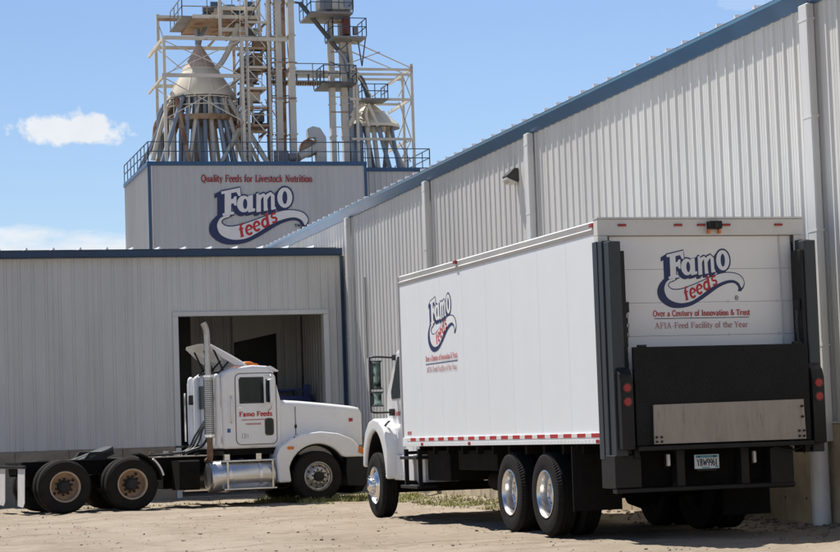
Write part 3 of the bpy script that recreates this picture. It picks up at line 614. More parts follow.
railing(ud, [(p0.x-.6, YF+4.9, p0.z), (p0.x-.6, YF+.7, p0.z), (p1.x, YF+.7, p0.z)], 1.05, 'deck_grey'); bx('side_step', 'deck_grey', ud, (p0.x-.65, YF+.65, p0.z-.08), (p0.x, YF+5, p0.z-.01))
pip(ud, ((197, 17), (197, 30), (198, 45)), YF+3, .16, 'galvanised', 'feed_spout'); pip(ud, ((206, 18), (205.5, 28), (201, 36), (199, 44)), YF+2.6, .13, 'galvanised', 'feed_spout')
# --- distributor cones
def cone_thing(nm, label, apex, base_px, Yc, tip='cone_rust'):
    d = thing(nm, label, 'distributor', (0, 0, 0))
    a = onY(*apex, Yc); l, r = onY(base_px[0], base_px[2], Yc), onY(base_px[1], base_px[2], Yc)
    R = (r.x-l.x)/2; cx = (l.x+r.x)/2; zb = l.z
    def row(z, rad, x): return [(x+rad*math.cos(2*pi*k/36), Yc+rad*math.sin(2*pi*k/36), z) for k in range(36)]
    zs = zb+(a.z-zb)*.48; m1 = (zs-zb)/(a.z-zb)
    g = G().loft([row(zb-.16, R, cx), row(zb, R, cx), row(zs, R*(1-m1*.97), cx+(a.x-cx)*m1)], False); co = mk('cone', g, 'cone_cream', d, smooth=40)
    g = G().loft([row(zs-.01, R*(1-m1*.97)+.015, cx+(a.x-cx)*m1), row(a.z, .06, a.x)], True); mk('cone_top', g, tip, co, smooth=40)
    mk('seam_ring', G().loft([row(zs-.03, R*(1-m1*.97)+.05, cx+(a.x-cx)*m1), row(zs+.05, R*(1-m1*.97)+.03, cx+(a.x-cx)*m1)], False), 'cone_cream', co, smooth=40)
    g = G().loft([row(zb-.16, R, cx), row(zb-.17, .05, cx)], True); mk('cone_floor', g, 'steel_dark', d)
    for k in range(8):
        t = 2*pi*k/8+.2; br('stiffener', 'cone_cream', co, (cx+R*1.005*math.cos(t), Yc+R*1.005*math.sin(t), zb), (a.x+.1*math.cos(t), Yc+.1*math.sin(t), a.z-.1), .04)
    return d, cx, zb, R, Yc
d1, cx1, zb1, R1, yc1 = cone_thing('distributor_cone', 'large cream cone with rusty tip standing on many spouts on the mill roof', (198.5, 43), (168.5, 235.5, 96), 115.6)
# collar platform under the cone
zp = zb1-1.25
g = G().loft([[(cx1+r*math.cos(2*pi*k/24), yc1+r*math.sin(2*pi*k/24), z) for k in range(24)] for r, z in ((2.0, zp-.3), (2.05, zp), (1.15, zp), (1.15, zp-.3))], False); mk('collar_deck', g, 'steel_rust', d1)
g = G()
for f in (.55, 1): g.loft([[(cx1+(2.0+q)*math.cos(2*pi*k/24), yc1+(2.0+q)*math.sin(2*pi*k/24), zp+f*.95+w) for k in range(24)] for q, w in ((0, 0), (.05, 0), (.05, .05), (0, .05))], False)
for k in range(12): g.bar((cx1+2.02*math.cos(pi*k/6), yc1+2.02*math.sin(pi*k/6), zp), (cx1+2.02*math.cos(pi*k/6), yc1+2.02*math.sin(pi*k/6), zp+.98), .045)
mk('collar_railing', g, 'steel_cream', d1)
for t in (.6, 2.5, 3.8, 5.6): br('deck_leg', 'steel_rust', d1, (cx1+1.75*math.cos(t), yc1+1.75*math.sin(t), R0), (cx1+1.75*math.cos(t), yc1+1.75*math.sin(t), zp-.28), .13)
gal, crm, rst = 'galvanised', 'steel_cream', 'steel_rust'
SP = [((183.2, 97), (161, 159), gal, .135), ((188.5, 97), (185.5, 158), gal, .125), ((181.5, 112), (180.5, 158), gal, .13), ((195, 97), (201, 158), gal, .14), ((204.5, 97), (206, 158), gal, .12), ((209.5, 97), (214, 159), crm, .14), ((214.5, 97), (228, 157), gal, .14), ((222, 98), (246, 159), crm, .14), ((227.5, 99), (269, 158), crm, .15), ((247, 117), (219, 159), crm, .12), ((172, 121), (173, 159), crm, .17), ((196.5, 135), (196, 159), rst, .12), ((176, 99), (190, 159), rst, .12), ((199, 97), (188.5, 158), crm, .11), ((219, 97), (236, 159), gal, .13)]
for i, (a, b_, m, r) in enumerate(SP):
    y0, y1 = 114.1+.12*(i % 3), 113.0+.35*(i % 4); p, q = onY(a[0], a[1]-2, y0), onY(*b_, y1); q.z = R0; tb('spout', m, d1, p, q, r)
    mk('spout_flange', G().tube(p+(q-p)*.02, p+(q-p)*.03, r*1.4, n=12), 'steel_dark', d1)
pip(d1, ((170, 100), (160, 114), (160, 135), (160, 159)), 115.5, .16, gal, 'spout'); pip(d1, ((158, 121), (155.5, 128), (153, 160)), 116.3, .14, rst, 'spout'); pip(d1, ((172, 101), (164, 118), (152.5, 160)), 115.2, .13, crm, 'spout')
for k in range(16):
    t = pi*(.02+.96*k/15); p = Vector((cx1+R1*.85*math.cos(t), yc1+R1*.8*math.sin(t), zb1-.17)); e = random.uniform(1.25, 2.3)
    tb('spout', (gal, crm, rst, gal)[k % 4], d1, p, (cx1+R1*e*math.cos(t), yc1+R1*.9*e*math.sin(t)*.8, R0), random.uniform(.11, .15))
# --- lift tower between cone and legs
lt = thing('lift_tower', 'narrow rusty braced tower with small machines beside the large cone', 'steel tower', (0, 0, 0))
for px in (245, 266.5):
    for Y in (YF+.2, YF+2.4): col(lt, px, -22, Y, .15, 'steel_cream' if Y < 114 else 'steel_rust')
for py in (-8, 22, 48, 67, 88, 108, 132):
    for Y in (YF+.2, YF+2.4): beam(lt, 245, 266.5, py, Y, .08, .13, crm if py % 3 else rst)
    p, q = onY(245, py, YF+.2), onY(266.5, py, YF+.2)
    for e in (p, q): br('beam', rst, lt, e, Vector((e.x, YF+2.4, e.z)), .08, .12)
for a, c in ((-8, 22), (22, 48), (48, 67), (67, 88), (88, 108), (108, 132), (132, 160)): rod(lt, 246, a, 266, c, YF+.2, w=.05); rod(lt, 266, a, 246, c, YF+.2, w=.05, mat=rst)
for px, py, ww, hh, m in ((249, 78, .9, .5, 'deck_grey'), (256, 62, .6, .9, 'steel_rust'), (247, 66, .35, 1.1, 'motor_blue'), (252, 96, .8, .6, 'steel_cream'), (243, 101, .5, .4, 'steel_dark'), (259, 44, .7, .6, 'steel_rust'), (250, 34, .5, .5, 'steel_dark'), (258, 118, .6, .5, 'steel_dark')):
    c = onY(px, py, YF+1.2); mk('gearbox', G().box(c.x-ww/2, c.y-.35, c.z-hh/2, c.x+ww/2, c.y+.35, c.z+hh/2), m, lt, bevel=.05); br('gearbox_mount', 'steel_dark', lt, (c.x-.6, c.y+.2, c.z-hh/2-.04), (c.x+.6, c.y+.2, c.z-hh/2-.04), .08)
for py, a, b_ in ((124, 238, 270), (66, 240, 268), (88, 247, 262)):
    p, q = onY(a, py, YF+.3), onY(b_, py, YF+.3); bx('landing', 'steel_rust', lt, (p.x, YF+.3, p.z-.12), (q.x, YF+2.3, p.z))
    railing(lt, [(p.x, YF+.3, p.z), (q.x, YF+.3, p.z)], 1.0, 'steel_cream', 1.0)
pip(lt, ((238, 24), (231, 45), (222, 62), (216, 68)), YF+1, .15, crm, 'spout'); pip(lt, ((249, 97), (250, 108), (243, 123), (229, 150)), YF+1, .16, crm, 'spout'); pip(lt, ((225, 40), (229, 33), (233, 22)), YF+1.2, .13, rst, 'spout'); pip(lt, ((245, 60), (250, 75), (253, 95)), YF+1.4, .12, crm, 'spout')
for k in range(26):
    px = random.uniform(236, 272); py = random.uniform(5, 120); dx, dy = random.choice(((0, 38), (14, 22), (-13, 20), (20, 0), (0, 26)))
    rod(lt, px, py, px+dx, py+dy, YF+random.uniform(.5, 2.2), w=random.uniform(.03, .07), mat=random.choice((crm, rst, 'steel_dark', 'leg_cream')), name='conduit')
for x0 in (243.2, 272.6):
    ld = G(); a0, a1 = onY(x0, -10, YF+.1), onY(x0+2, 158, YF+.1); a1.z = R0
    for e in (-.2, .2): ld.bar(a0+Vector((e, 0, 0)), a1+Vector((e, 0, 0)), .04)
    for q in range(40): c_ = a0.lerp(a1, (q+.5)/40); ld.bar(c_-Vector((.2, 0, 0)), c_+Vector((.2, 0, 0)), .025)
    mk('ladder', ld, 'leg_cream', lt)
# --- bucket elevator legs
def leg(nm, label, xt, xb, Y, w, ytop=-30, mats=('leg_cream', 'steel_rust'), boot=True, zb=None, group=None):
    L_ = thing(nm, label, 'elevator', (0, 0, 0), group=group)
    p, q = onY(xt, ytop, Y), onY(xb, 150, Y); zb = zb or R0
    n = 6
    for k in range(n):
        z0, z1 = zb+(p.z-zb)*k/n, zb+(p.z-zb)*(k+1)/n; x0, x1 = q.x+(p.x-q.x)*k/n, q.x+(p.x-q.x)*(k+1)/n
        mk('casing', G().box(min(x0, x1)-w/2, Y-.22, z0, max(x0, x1)+w/2, Y+.22, z1-.03), mats[0], L_); bx('flange', mats[0], L_, (x1-w/2-.06, Y-.28, z1-.07), (x1+w/2+.06, Y+.28, z1-.0))
    mk('head', G().box(p.x-.5, Y-.35, p.z, p.x+.5, Y+.35, p.z+.8), mats[0], L_, bevel=.15)
    if boot: mk('boot', G().box(q.x-.42, Y-.34, zb, q.x+.42, Y-.225, zb+.85), 'deck_grey', L_, bevel=.05); tb('boot_motor', 'deck_grey', L_, (q.x+.42, Y-.2, zb+.5), (q.x+.85, Y-.2, zb+.5), .22); bx('motor_foot', 'steel_dark', L_, (q.x+.5, Y-.3, zb), (q.x+.75, Y-.1, zb+.35))
    return L_
leg('bucket_elevator', 'tall cream elevator leg beside the rusty tower, left of the pair', 276, 280, YF+.6, .33, group='elevator legs at the mill centre')
leg('bucket_elevator', 'slimmer cream elevator leg right of the pair at the mill centre', 289, 293.5, YF+.6, .33, boot=False, group='elevator legs at the mill centre')
dk = leg('bucket_elevator', 'dark rusty elevator leg directly behind the cream pair', 281.5, 284, YF+1.6, .2, mats=('steel_rust', 'steel_rust'), boot=False, group='elevator legs at the mill centre')
for py in (62, 98, 139): beam(dk, 272, 297, py, YF+.3, .05, .05, rst, 'tie_bar')
leg('bucket_elevator', 'cream column leg standing against the rusty tower', 267.5, 270, YF+1.0, .2, mats=('steel_rust', 'steel_rust'), boot=False, group='elevator legs at the mill centre')
# --- conveyor bridge
cv = thing('conveyor_bridge', 'horizontal enclosed conveyor with chain and railing bridging the two leg groups', 'conveyor', (0, 0, 0))
p, q = onY(268, 73, YF+1.9), onY(350, 74, YF+1.9); bx('trough', 'steel_cream', cv, (p.x, YF+1.6, q.z-.2), (q.x, YF+2.2, q.z+.14))
bx('walkway', 'deck_grey', cv, (p.x, YF+1.0, q.z-.62), (q.x, YF+1.55, q.z-.55))
for k in range(34):
    x = p.x+(q.x-p.x)*(k+.5)/34; bx('grating_hanger', 'steel_rust', cv, (x-.03, YF+1.0, q.z-.78), (x+.03, YF+1.5, q.z-.62))
for k in range(7):
    x = p.x+(q.x-p.x)*(k+.3)/7; bx('bracket', 'steel_dark', cv, (x-.03, YF+1.45, q.z-.6), (x+.03, YF+1.62, q.z-.1))
railing(cv, [(p.x, YF+1.0, q.z-.55), (q.x, YF+1.0, q.z-.55)], .95, 'deck_grey', 1.1)
# --- right leg group
rl = thing('twin_elevator', 'pair of tall cream legs with platforms and a red drive, right of the mill', 'elevator', (0, 0, 0))
RR0 = R0
for xt, xb, w, m in ((329.5, 333.5, .28, 'leg_cream'), (340.5, 346, .32, 'leg_cream'), (347, 352, .2, 'galvanised')):
    q = onY(xb, 150, YF+1.2); p = onY(xt, 8, YF+1.2)
    for k in range(5):
        z0, z1 = R0+(p.z-R0)*k/5, R0+(p.z-R0)*(k+1)/5; x0, x1 = q.x+(p.x-q.x)*k/5, q.x+(p.x-q.x)*(k+1)/5
        mk('casing', G().box(min(x0, x1)-w/2, YF+.95, z0, max(x0, x1)+w/2, YF+1.4, z1-.03), m, rl); bx('flange', m, rl, (x1-w/2-.05, YF+.9, z1-.06), (x1+w/2+.05, YF+1.45, z1))
for k in range(9): beam(rl, 331, 350, 22+k*15, YF+.92, .05, .06, crm if k % 2 else rst, 'tie_bar')
def deck(par, px0, px1, py, Y0, Y1, rail=True, mat='deck_grey', h=1.0):
    p, q = onY(px0, py, Y0), onY(px1, py, Y0); bx('platform', mat, par, (p.x, Y0, p.z-.1), (q.x, Y1, p.z))
    if rail: railing(par, [(p.x, Y1, p.z), (p.x, Y0, p.z), (q.x, Y0, p.z), (q.x, Y1, p.z)], h, 'rail_blue', .9)
    return p, q
deck(rl, 311, 353, 11, YF-.6, YF+2.4); deck(rl, 333, 366.5, 35.5, YF-.4, YF+1.6); deck(rl, 324, 356.5, 82, YF-.2, YF+2.4, mat='steel_dark', h=.95)
for px, ww, hh, m in ((325, .8, .7, 'deck_grey'), (336, .9, 1.3, 'steel_cream'), (346, .7, 1.0, 'galvanised')):
    c = onY(px, 11, YF+.8); mk('head_housing', G().box(c.x-ww/2, YF+.3, c.z, c.x+ww/2, YF+1.5, c.z+hh), m, rl, bevel=.1)
c = onY(346.5, 35, YF+.4); mk('drive_unit', G().box(c.x-.2, YF+.2, c.z, c.x+.2, YF+.7, c.z+.95), 'machine_red', rl, bevel=.06); c = onY(355, 35, YF+.4); mk('control_box', G().box(c.x-.12, YF+.2, c.z, c.x+.12, YF+.5, c.z+.45), 'deck_grey', rl, bevel=.03)
for a in ((358, 41, 362, 66), (365.5, 38, 362, 66), (340, 50, 352, 40), (330, 62, 340, 66)): rod(rl, *a, YF+.2, w=.06, mat='steel_dark')
pip(rl, ((300, 3), (318, 25), (338, 50)), YF+.9, .13, 'steel_dark', 'transfer_spout'); pip(rl, ((338, 50), (345, 58), (348, 72)), YF+.8, .12, 'galvanised', 'transfer_spout'); pip(rl, ((349, 42), (351, 60), (352, 78)), YF+.8, .12, 'steel_cream', 'transfer_spout')
mk('head_spout_support', G().bar(onY(300, 3, YF+.9), onY(292, 2, YF+.7), .1), 'steel_dark', rl)
pip(rl, ((352, 70), (362, 80), (369, 100)), YF+2.0, .15, 'steel_dark', 'transfer_spout')
# --- right frame and cone
fr2 = thing('open_tower', 'open cream steel tower around the smaller cone at the right end of the mill roof', 'steel tower', (0, 0, 0))
for px, py, Y in ((411, 64, YF+.6), (402, 73, YK), (356, 68, YF+.6), (353, 74, YK)): col(fr2, px, py, Y, .15, z0=RZ+.02)
for a in ((350, 412, 69, YF+.6), (352, 412, 74, YF+.6), (350, 402, 79, YK), (350, 412, 99, YF+.6), (352, 402, 104, YK), (352, 411, 139, YF+.6)): beam(fr2, *a, .1, .14)
for py in (69, 99, 139):
    p = onY(411, py, YF+.6); br('beam', crm, fr2, p, (p.x, YK, p.z), .1, .14)
for a in ((352, 41, 411, 68), (347, 64, 380, 52), (352, 52, 402, 73), (411, 72, 398, 97), (402, 74, 411, 98), (411, 102, 398, 138), (399, 102, 411, 138), (356, 72, 372, 97), (411, 141, 400, 162), (372, 97, 398, 76), (399, 142, 411, 162)): rod(fr2, *a, YF+.6, w=.055)
deck(fr2, 362, 388, 98, YF+.4, YF+1.9, True, h=.8)
d2, cx2, zb2, R2, yc2 = cone_thing('distributor_cone', 'smaller slanted cream cone with curved pipes at the right end of the mill roof', (367.5, 99), (349, 399, 126), YF+2.2, 'cone_cream')
for i, (a, b_, m, r) in enumerate((((367, 126), (370, 159), crm, .14), ((360, 126), (361, 159), gal, .17), ((353, 126), (351, 159), rst, .13), ((373, 126), (378, 160), crm, .14), ((378, 127), (390, 160), gal, .13), ((384, 127), (404, 160), crm, .15), ((391, 128), (399, 160), gal, .12), ((356, 126), (355, 159), gal, .12), ((388, 127), (384, 160), rst, .12), ((364.5, 126), (373, 159), 'steel_dark', .15))):
    p, q = onY(a[0], a[1]-1.5, YF+1.2+.1*(i % 4)), onY(*b_, YF+.5+.3*(i % 3)); q.z = (R0 if q.x < MX1 else RZ+.02); tb('spout', m, d2, p, q, r)
for a in (((362, 104), (355, 110), (351, 116)), ((365, 104), (358, 109), (350, 123)), ((368, 104), (372, 112), (378, 126)), ((361, 114), (354, 119), (349, 126)), ((367, 107), (366, 116), (369, 126))): pip(d2, a, YF+.85, .10, 'cone_cream', 'curved_pipe')
# --- cyclone blower
bl = thing('dust_blower', 'cream dust blower with hooded elbow sitting between the two leg groups', 'blower', (0, 0, 0))
p = onY(322, 160, YF+.8)
mk('body', G().box(p.x-.33, YF+.5, R0, p.x+.22, YF+1.2, onY(322, 139, YF+.8).z), 'steel_cream', bl, bevel=.04)
mk('elbow_hood', G().prism([(307, 129), (312, 126.8), (319, 128.5), (325, 137.5), (325.5, 142), (316, 142), (314.5, 138), (307.5, 138.5)], lambda u, v, d: tuple(onY(u, v, YF+.8)+Vector((0, d, 0))), -.32, .32), 'siding_mill', bl, bevel=.05)
pip(bl, ((297, 157.5), (305, 153.5), (318, 146.5)), YF+.7, .23, 'steel_cream', 'inlet_duct', 14); tb('inlet_cap', 'steel_rust', bl, onY(296.5, 157.7, YF+.7), onY(299, 156.5, YF+.7), .26)
mk('scroll', G().lathe([(.05, 0), (.5, 0), (.5, .4), (.05, .4)], 20, axis='y', org=(onY(312, 148, YF).x, YF+.75, onY(312, 148, YF+.8).z)), 'steel_rust', bl, smooth=40)
bx('skid', 'steel_dark', bl, (onY(296, 160, YF+.8).x, YF+.4, R0), (p.x+.25, YF+1.2, R0+.12))

# ---------------------------------------------------------------- wheels (axis along local y, outer face at y = 0, body towards +y)
def tyre_g(R=.515, w=.275, rb=.292, notch=True, n=160):
    h = R-rb
    pr = [(rb, .035), (rb+.012, .012), (rb+h*.28, .002), (rb+h*.55, 0), (rb+h*.80, .008), (R-.022, .022), (R-.006, .036)]
    tr = []
    gw = (w-.10)/4
    for k in range(4):
        a = .05+k*(gw+.0)
        tr += [(R, a), (R, a+gw-.012), (R-.013, a+gw-.011), (R-.013, a+gw-.001)] if k < 3 else [(R, a), (R, a+gw)]
    pr = pr+tr+[(r, w-a) for r, a in pr[::-1]]
    ns = (5, 6)
    m = len(pr)
    mod = (lambda ri, k: (-.016 if k % 2 == 0 else 0) if ri in (5, 6, m-6, m-7) else 0) if notch else None
    return G().lathe(pr, n, axis='y', mod=mod, close=True)
def ring_of(n, r, y0, y1, rad, seg=8, ph=0, r2=None):
    g = G()
    for k in range(n):
        t = 2*pi*k/n+ph; g.tube((r*math.cos(t), y0, r*math.sin(t)), (r*math.cos(t), y1, r*math.sin(t)), rad, r2, seg)
    return g
TY = tyre_g(); _tm = {}
def tyre(mat, par, y=0):
    if mat not in _tm: o = mk('tyre', TY, mat, par, smooth=22); _tm[mat] = o.data
    else: o = ob('tyre', _tm[mat], par)
    o.location = (0, y, 0); return o
def wheel(par, loc, rz, kind, rubber, dual=False, spin=0):
    """the disc is the wheel; tyre, hub and nuts hang on it"""
    steer = kind.startswith('front'); mat = {'front_chrome': 'chrome', 'front_alu': 'alu_rim', 'rear_chrome': 'alu_polished', 'rear_tan': 'rim_tan'}[kind]
    if steer: pr = [(.296, .05), (.297, .004), (.284, -.002), (.272, .012), (.262, .055), (.24, .062), (.215, .035), (.19, .005), (.165, -.018), (.12, -.022), (.115, .03), (.05, .03)]
    else: pr = [(.296, .05), (.297, .006), (.284, .0), (.272, .014), (.262, .05), (.256, .13), (.235, .150), (.20, .158), (.16, .150), (.12, .150), (.05, .150)]
    d = mk('wheel', G().lathe(pr, 48, axis='y', close=True), mat, par, smooth=40, loc=loc, rot=(0, spin, rz))
    tyre(rubber, d)
    if kind == 'rear_tan': mk('rim_lip', G().lathe([(.298, .03), (.299, .0), (.284, -.006), (.270, .008), (.262, .05), (.266, .052)], 48, axis='y', close=True), 'rim_pale', d, smooth=40)
    if dual: tyre(rubber, d, .315); mk('inner_rim', G().lathe([(.296, .33), (.25, .35), (.25, .5), (.296, .56)], 32, axis='y', close=True), 'hub_black', d)
    if kind == 'front_chrome':
        mk('hub', G().lathe([(.115, -.02), (.11, -.075), (.085, -.10), (.03, -.108), (.001, -.108)], 24, axis='y', close=True), 'chrome', d, smooth=40)
        stuff(mk('lug_nuts', ring_of(10, .143, -.02, -.085, .019, 8, r2=.010), 'chrome', d, smooth=40)); stuff(mk('hand_holes', ring_of(10, .222, .036, .050, .020, 12, .31), 'hub_black', d))
    elif kind == 'front_alu':
        mk('hub', G().lathe([(.10, -.02), (.095, -.06), (.07, -.075), (.001, -.075)], 20, axis='y', close=True), 'hub_black', d, smooth=40)
        stuff(mk('lug_nuts', ring_of(10, .143, -.02, -.045, .017, 6), 'hub_black', d)); stuff(mk('hand_holes', ring_of(10, .212, .018, .045, .021, 12, .31), 'hub_black', d))
    elif kind == 'rear_tan':
        mk('hub', G().lathe([(.13, .15), (.125, .06), (.10, .04), (.095, .0), (.06, -.01), (.001, -.01)], 20, axis='y', close=True), 'hub_black', d, smooth=40)
        stuff(mk('lug_nuts', ring_of(10, .155, .15, .085, .022, 6), 'hub_black', d)); stuff(mk('hand_holes', ring_of(2, .222, .140, .165, .032, 12, 1.0), 'hub_black', d))
    else:
        mk('hub', G().lathe([(.12, .15), (.112, .10), (.085, .085), (.001, .083)], 20, axis='y', close=True), 'alu_polished', d, smooth=40)
        stuff(mk('lug_nuts', ring_of(10, .145, .15, .09, .018, 8, r2=.013), 'chrome', d, smooth=40)); stuff(mk('hand_holes', ring_of(5, .215, .147, .165, .028, 12, .31), 'hub_black', d))
    return d

# ---------------------------------------------------------------- box truck (local: x right, y forward, origin at the rear left foot of the body)
bt = thing('box_truck', 'white box truck with raised black tail lift, parked beside the warehouse wall', 'truck', (8.361, 22.85, 0), .0308)
BW, BL, B0, B1 = 2.60, 8.2, 1.125, 3.69
TR, TF, RT = 2.14, 10.03, .515
for y in (TR, TR+1.32):
    wheel(bt, (.02, y, RT), -pi/2, 'rear_chrome', 'rubber', True, y); wheel(bt, (BW-.02, y, RT), pi/2, 'rear_chrome', 'rubber', True)
    tb('axle', 'underbody', bt, (.5, y, RT), (BW-.5, y, RT), .09); mk('differential', G().lathe([(.02, -.22), (.17, -.16), (.23, 0), (.17, .16), (.02, .22)], 16, axis='x', org=(BW/2, y, RT)), 'underbody', bt, smooth=50)
wheel(bt, (.06, TF, RT), -pi/2, 'front_chrome', 'rubber', spin=.2); wheel(bt, (BW-.06, TF, RT), pi/2, 'front_chrome', 'rubber')
tb('front_axle', 'underbody', bt, (.25, TF, RT-.06), (BW-.25, TF, RT-.06), .07)
for x in (.82, 1.70): bx('frame_rail', 'underbody', bt, (x-.045, .05, .72), (x+.045, 10.9, 1.0))
for k in range(12): bx('cross_member', 'underbody', bt, (.12, .35+k*.66, 1.002), (BW-.12, .43+k*.66, B0))
# body shell
npan = 8; pw = (BL-.13)/npan
me_ = None
for k in range(npan):
    y0 = .13+k*pw
    if me_ is None:
        me_ = mk('side_panel', G().box(.03, 0, B0+.13, .055, pw-.004, B1-.145), 'white_panel', bt); me_.location = (0, y0, 0)
        rv = G()
        for q in range(34): rv.tube((.026, pw-.022, B0+.17+q*.068), (.032, pw-.022, B0+.17+q*.068), .0045, n=6)
        rvo = stuff(mk('rivets', rv, 'white_panel', me_))
    else:
        o = ob('side_panel', me_.data, bt, (0, y0, 0)); stuff(ob('rivets', rvo.data, o))
    ob('side_panel', me_.data, bt, (BW, y0+pw-.004, 0), (0, 0, pi))
bx('bottom_rail', 'white_panel', bt, (.012, .13, B0), (.06, BL, B0+.128), bevel=.004, seg=1); bx('bottom_rail', 'white_panel', bt, (BW-.06, .13, B0), (BW-.012, BL, B0+.128))
part('top_rail', 'rail_alu', bt, lambda g: g.prism([(.022, B1-.143), (.012, B1-.10), (.03, B1-.085), (.022, B1-.02), (.05, B1), (.12, B1), (.12, B1-.03), (.06, B1-.143)], lambda u, v, d: (u, d, v), .13, BL))
part('top_rail', 'rail_alu', bt, lambda g: g.prism([(BW-.022, B1-.143), (BW-.022, B1-.02), (BW-.05, B1), (BW-.12, B1), (BW-.06, B1-.143)], lambda u, v, d: (u, d, v), .13, BL))
bx('roof', 'white_panel', bt, (.121, .131, B1-.03), (BW-.121, BL, B1-.002)); bx('front_wall', 'white_panel', bt, (.056, BL-.06, B0), (BW-.056, BL+.02, B1-.031), bevel=.01)
bx('floor', 'underbody', bt, (.061, .131, B0+.002), (BW-.061, BL-.061, B0+.10))
bx('front_corner', 'rail_alu', bt, (.008, BL+.001, B0), (.055, BL+.035, B1), bevel=.008)
rt_ = wt_ = None; y = .2; k = 0
while y < BL-.3:
    if rt_ is None: rt_ = mk('red_reflector', G().box(.0085, 0, B0+.075, .0135, .265, B0+.122), 'red_tape', bt); wt_ = mk('white_reflector', G().box(.009, 0, B0+.075, .0135, .185, B0+.122), 'white_tape', bt); rt_.location = (0, y, 0); wt_.location = (0, y+.268, 0)
    else: ob('red_reflector', rt_.data, bt, (0, y, 0)); ob('white_reflector', wt_.data, bt, (0, y+.268, 0))
    y += .457
rv = G()
for q in range(70): rv.tube((.008, .2+q*.114, B0+.035), (.014, .2+q*.114, B0+.035), .007, n=6)
stuff(mk('rail_rivets', rv, 'rail_alu', bt))
for y, z, m in ((5.35, B1-.03, 'red_lens'), (.2, B1-.05, 'red_lens'), (7.2, B0+.03, 'red_lens'), (5.0, B0+.03, 'red_lens'), (.28, B0+.03, 'red_lens')):
    bx('side_marker', m, bt, (-.012 if z > 2 else .004, y-.05, z-.025), (.03, y+.05, z+.02), bevel=.008)
sfn = lambda u, v, d: (.03-d, 6.80-(u-112)/602*1.36, 3.265-(v-98)/352*.80)
emblem(bt, sfn, .0025)
ik = Ink(lambda u, v, d: (.03-d, 6.94-u, v), .003); ik.text('Over a Century of Innovation & Trust', 0, 2.345, width=1.5, size=.078, vdir=1, bold=1.0); mk('slogan', ik, 'logo_red', bt)
ik = Ink(lambda u, v, d: (.03-d, 6.94-u, v), .003); ik.text('AFIA-Feed Facility of the Year', 0.03, 2.185, width=1.44, size=.078, vdir=1, bold=.8); mk('slogan', ik, 'text_faded', bt)
ik = Ink(lambda u, v, d: (.03-d, 6.94-u, v), .003); ik.stroke([(0, 2.305), (1.5, 2.305)], .012); mk('rule_line', ik, 'logo_navy', bt)
bx('data_label', 'text_faded', bt, (.0265, 7.78, 1.30), (.0298, 7.98, 1.345))
# rear frame and roll-up door
bx('rear_header', 'frame_cream', bt, (0, 0, B1-.19), (BW, .128, B1+.0), bevel=.006, seg=1)
bx('header_cap', 'rail_alu', bt, (-.004, -.012, B1+.002), (BW+.004, .13, B1+.022))
for x in (0, BW-.12): bx('rear_post', 'frame_cream', bt, (x, .002, .98), (x+.12, .127, B1-.192), bevel=.006, seg=1)
for x in (.30, 1.0, 1.29, 1.61, 2.28): mk('marker_light', G().box(x-.05, -.022, B1-.085, x+.05, .001, B1-.058), 'red_lens', bt, bevel=.006)
cmr = mk('reverse_camera', G().box(1.36, -.10, B1-.125, 1.52, .002, B1-.03), 'black_paint', bt, bevel=.015); bx('camera_bracket', 'amber', cmr, (1.36, -.05, B1-.175), (1.385, -.003, B1-.126)); bx('camera_bracket', 'amber', cmr, (1.495, -.05, B1-.175), (1.52, -.003, B1-.126)); tb('camera_lens', 'glass_dark', cmr, (1.44, -.112, B1-.085), (1.44, -.099, B1-.085), .028)
zt = B1-.195; dp = None
for k in range(6):
    z0 = max(zt-.385, B0+.1); 
    o = mk('door_panel', G().box(.122, .055, z0+.0018, BW-.122, .085, zt-.0018), 'door_panel', bt)
    hg = G()
    for x in (.35, 1.62, 2.25): hg.box(x-.009, .051, z0-.014, x+.009, .056, z0+.022)
    if k in (1, 2, 3): mk('hinges', hg, 'frame_cream', o)
    zt -= .385
    if zt < B0+.2: break
for x in (.123, BW-.150): bx('door_seal', 'black_gloss', bt, (x, .03, B0+.1), (x+.027, .054, B1-.2))
for x in (2.30,): tb('door_track_rod', 'rail_alu', bt, (x, .045, B0+.2), (x, .045, B1-.2), .008, n=8)
dfn = lambda u, v, d: (.726+(u-112)/602*1.117, .055-d, 3.342-(v-98)/352*.687)
emblem(bt, dfn, .0025, 'R')
for txt, u0, z, w, m, bd in (('Over a Century of Innovation & Trust', .665, 2.565, 1.225, 'logo_red', 1.2), ('AFIA-Feed Facility of the Year', .68, 2.425, 1.18, 'text_faded', .85)):
    ik = Ink(lambda u, v, d: (u, .055-d, v), .003); ik.text(txt, u0, z, width=w, size=.068, vdir=1, bold=bd); mk('slogan', ik, m, bt)
ik = Ink(lambda u, v, d: (u, .055-d, v), .003); ik.stroke([(.68, 2.54), (1.875, 2.54)], .008); mk('rule_line', ik, 'logo_navy', bt)
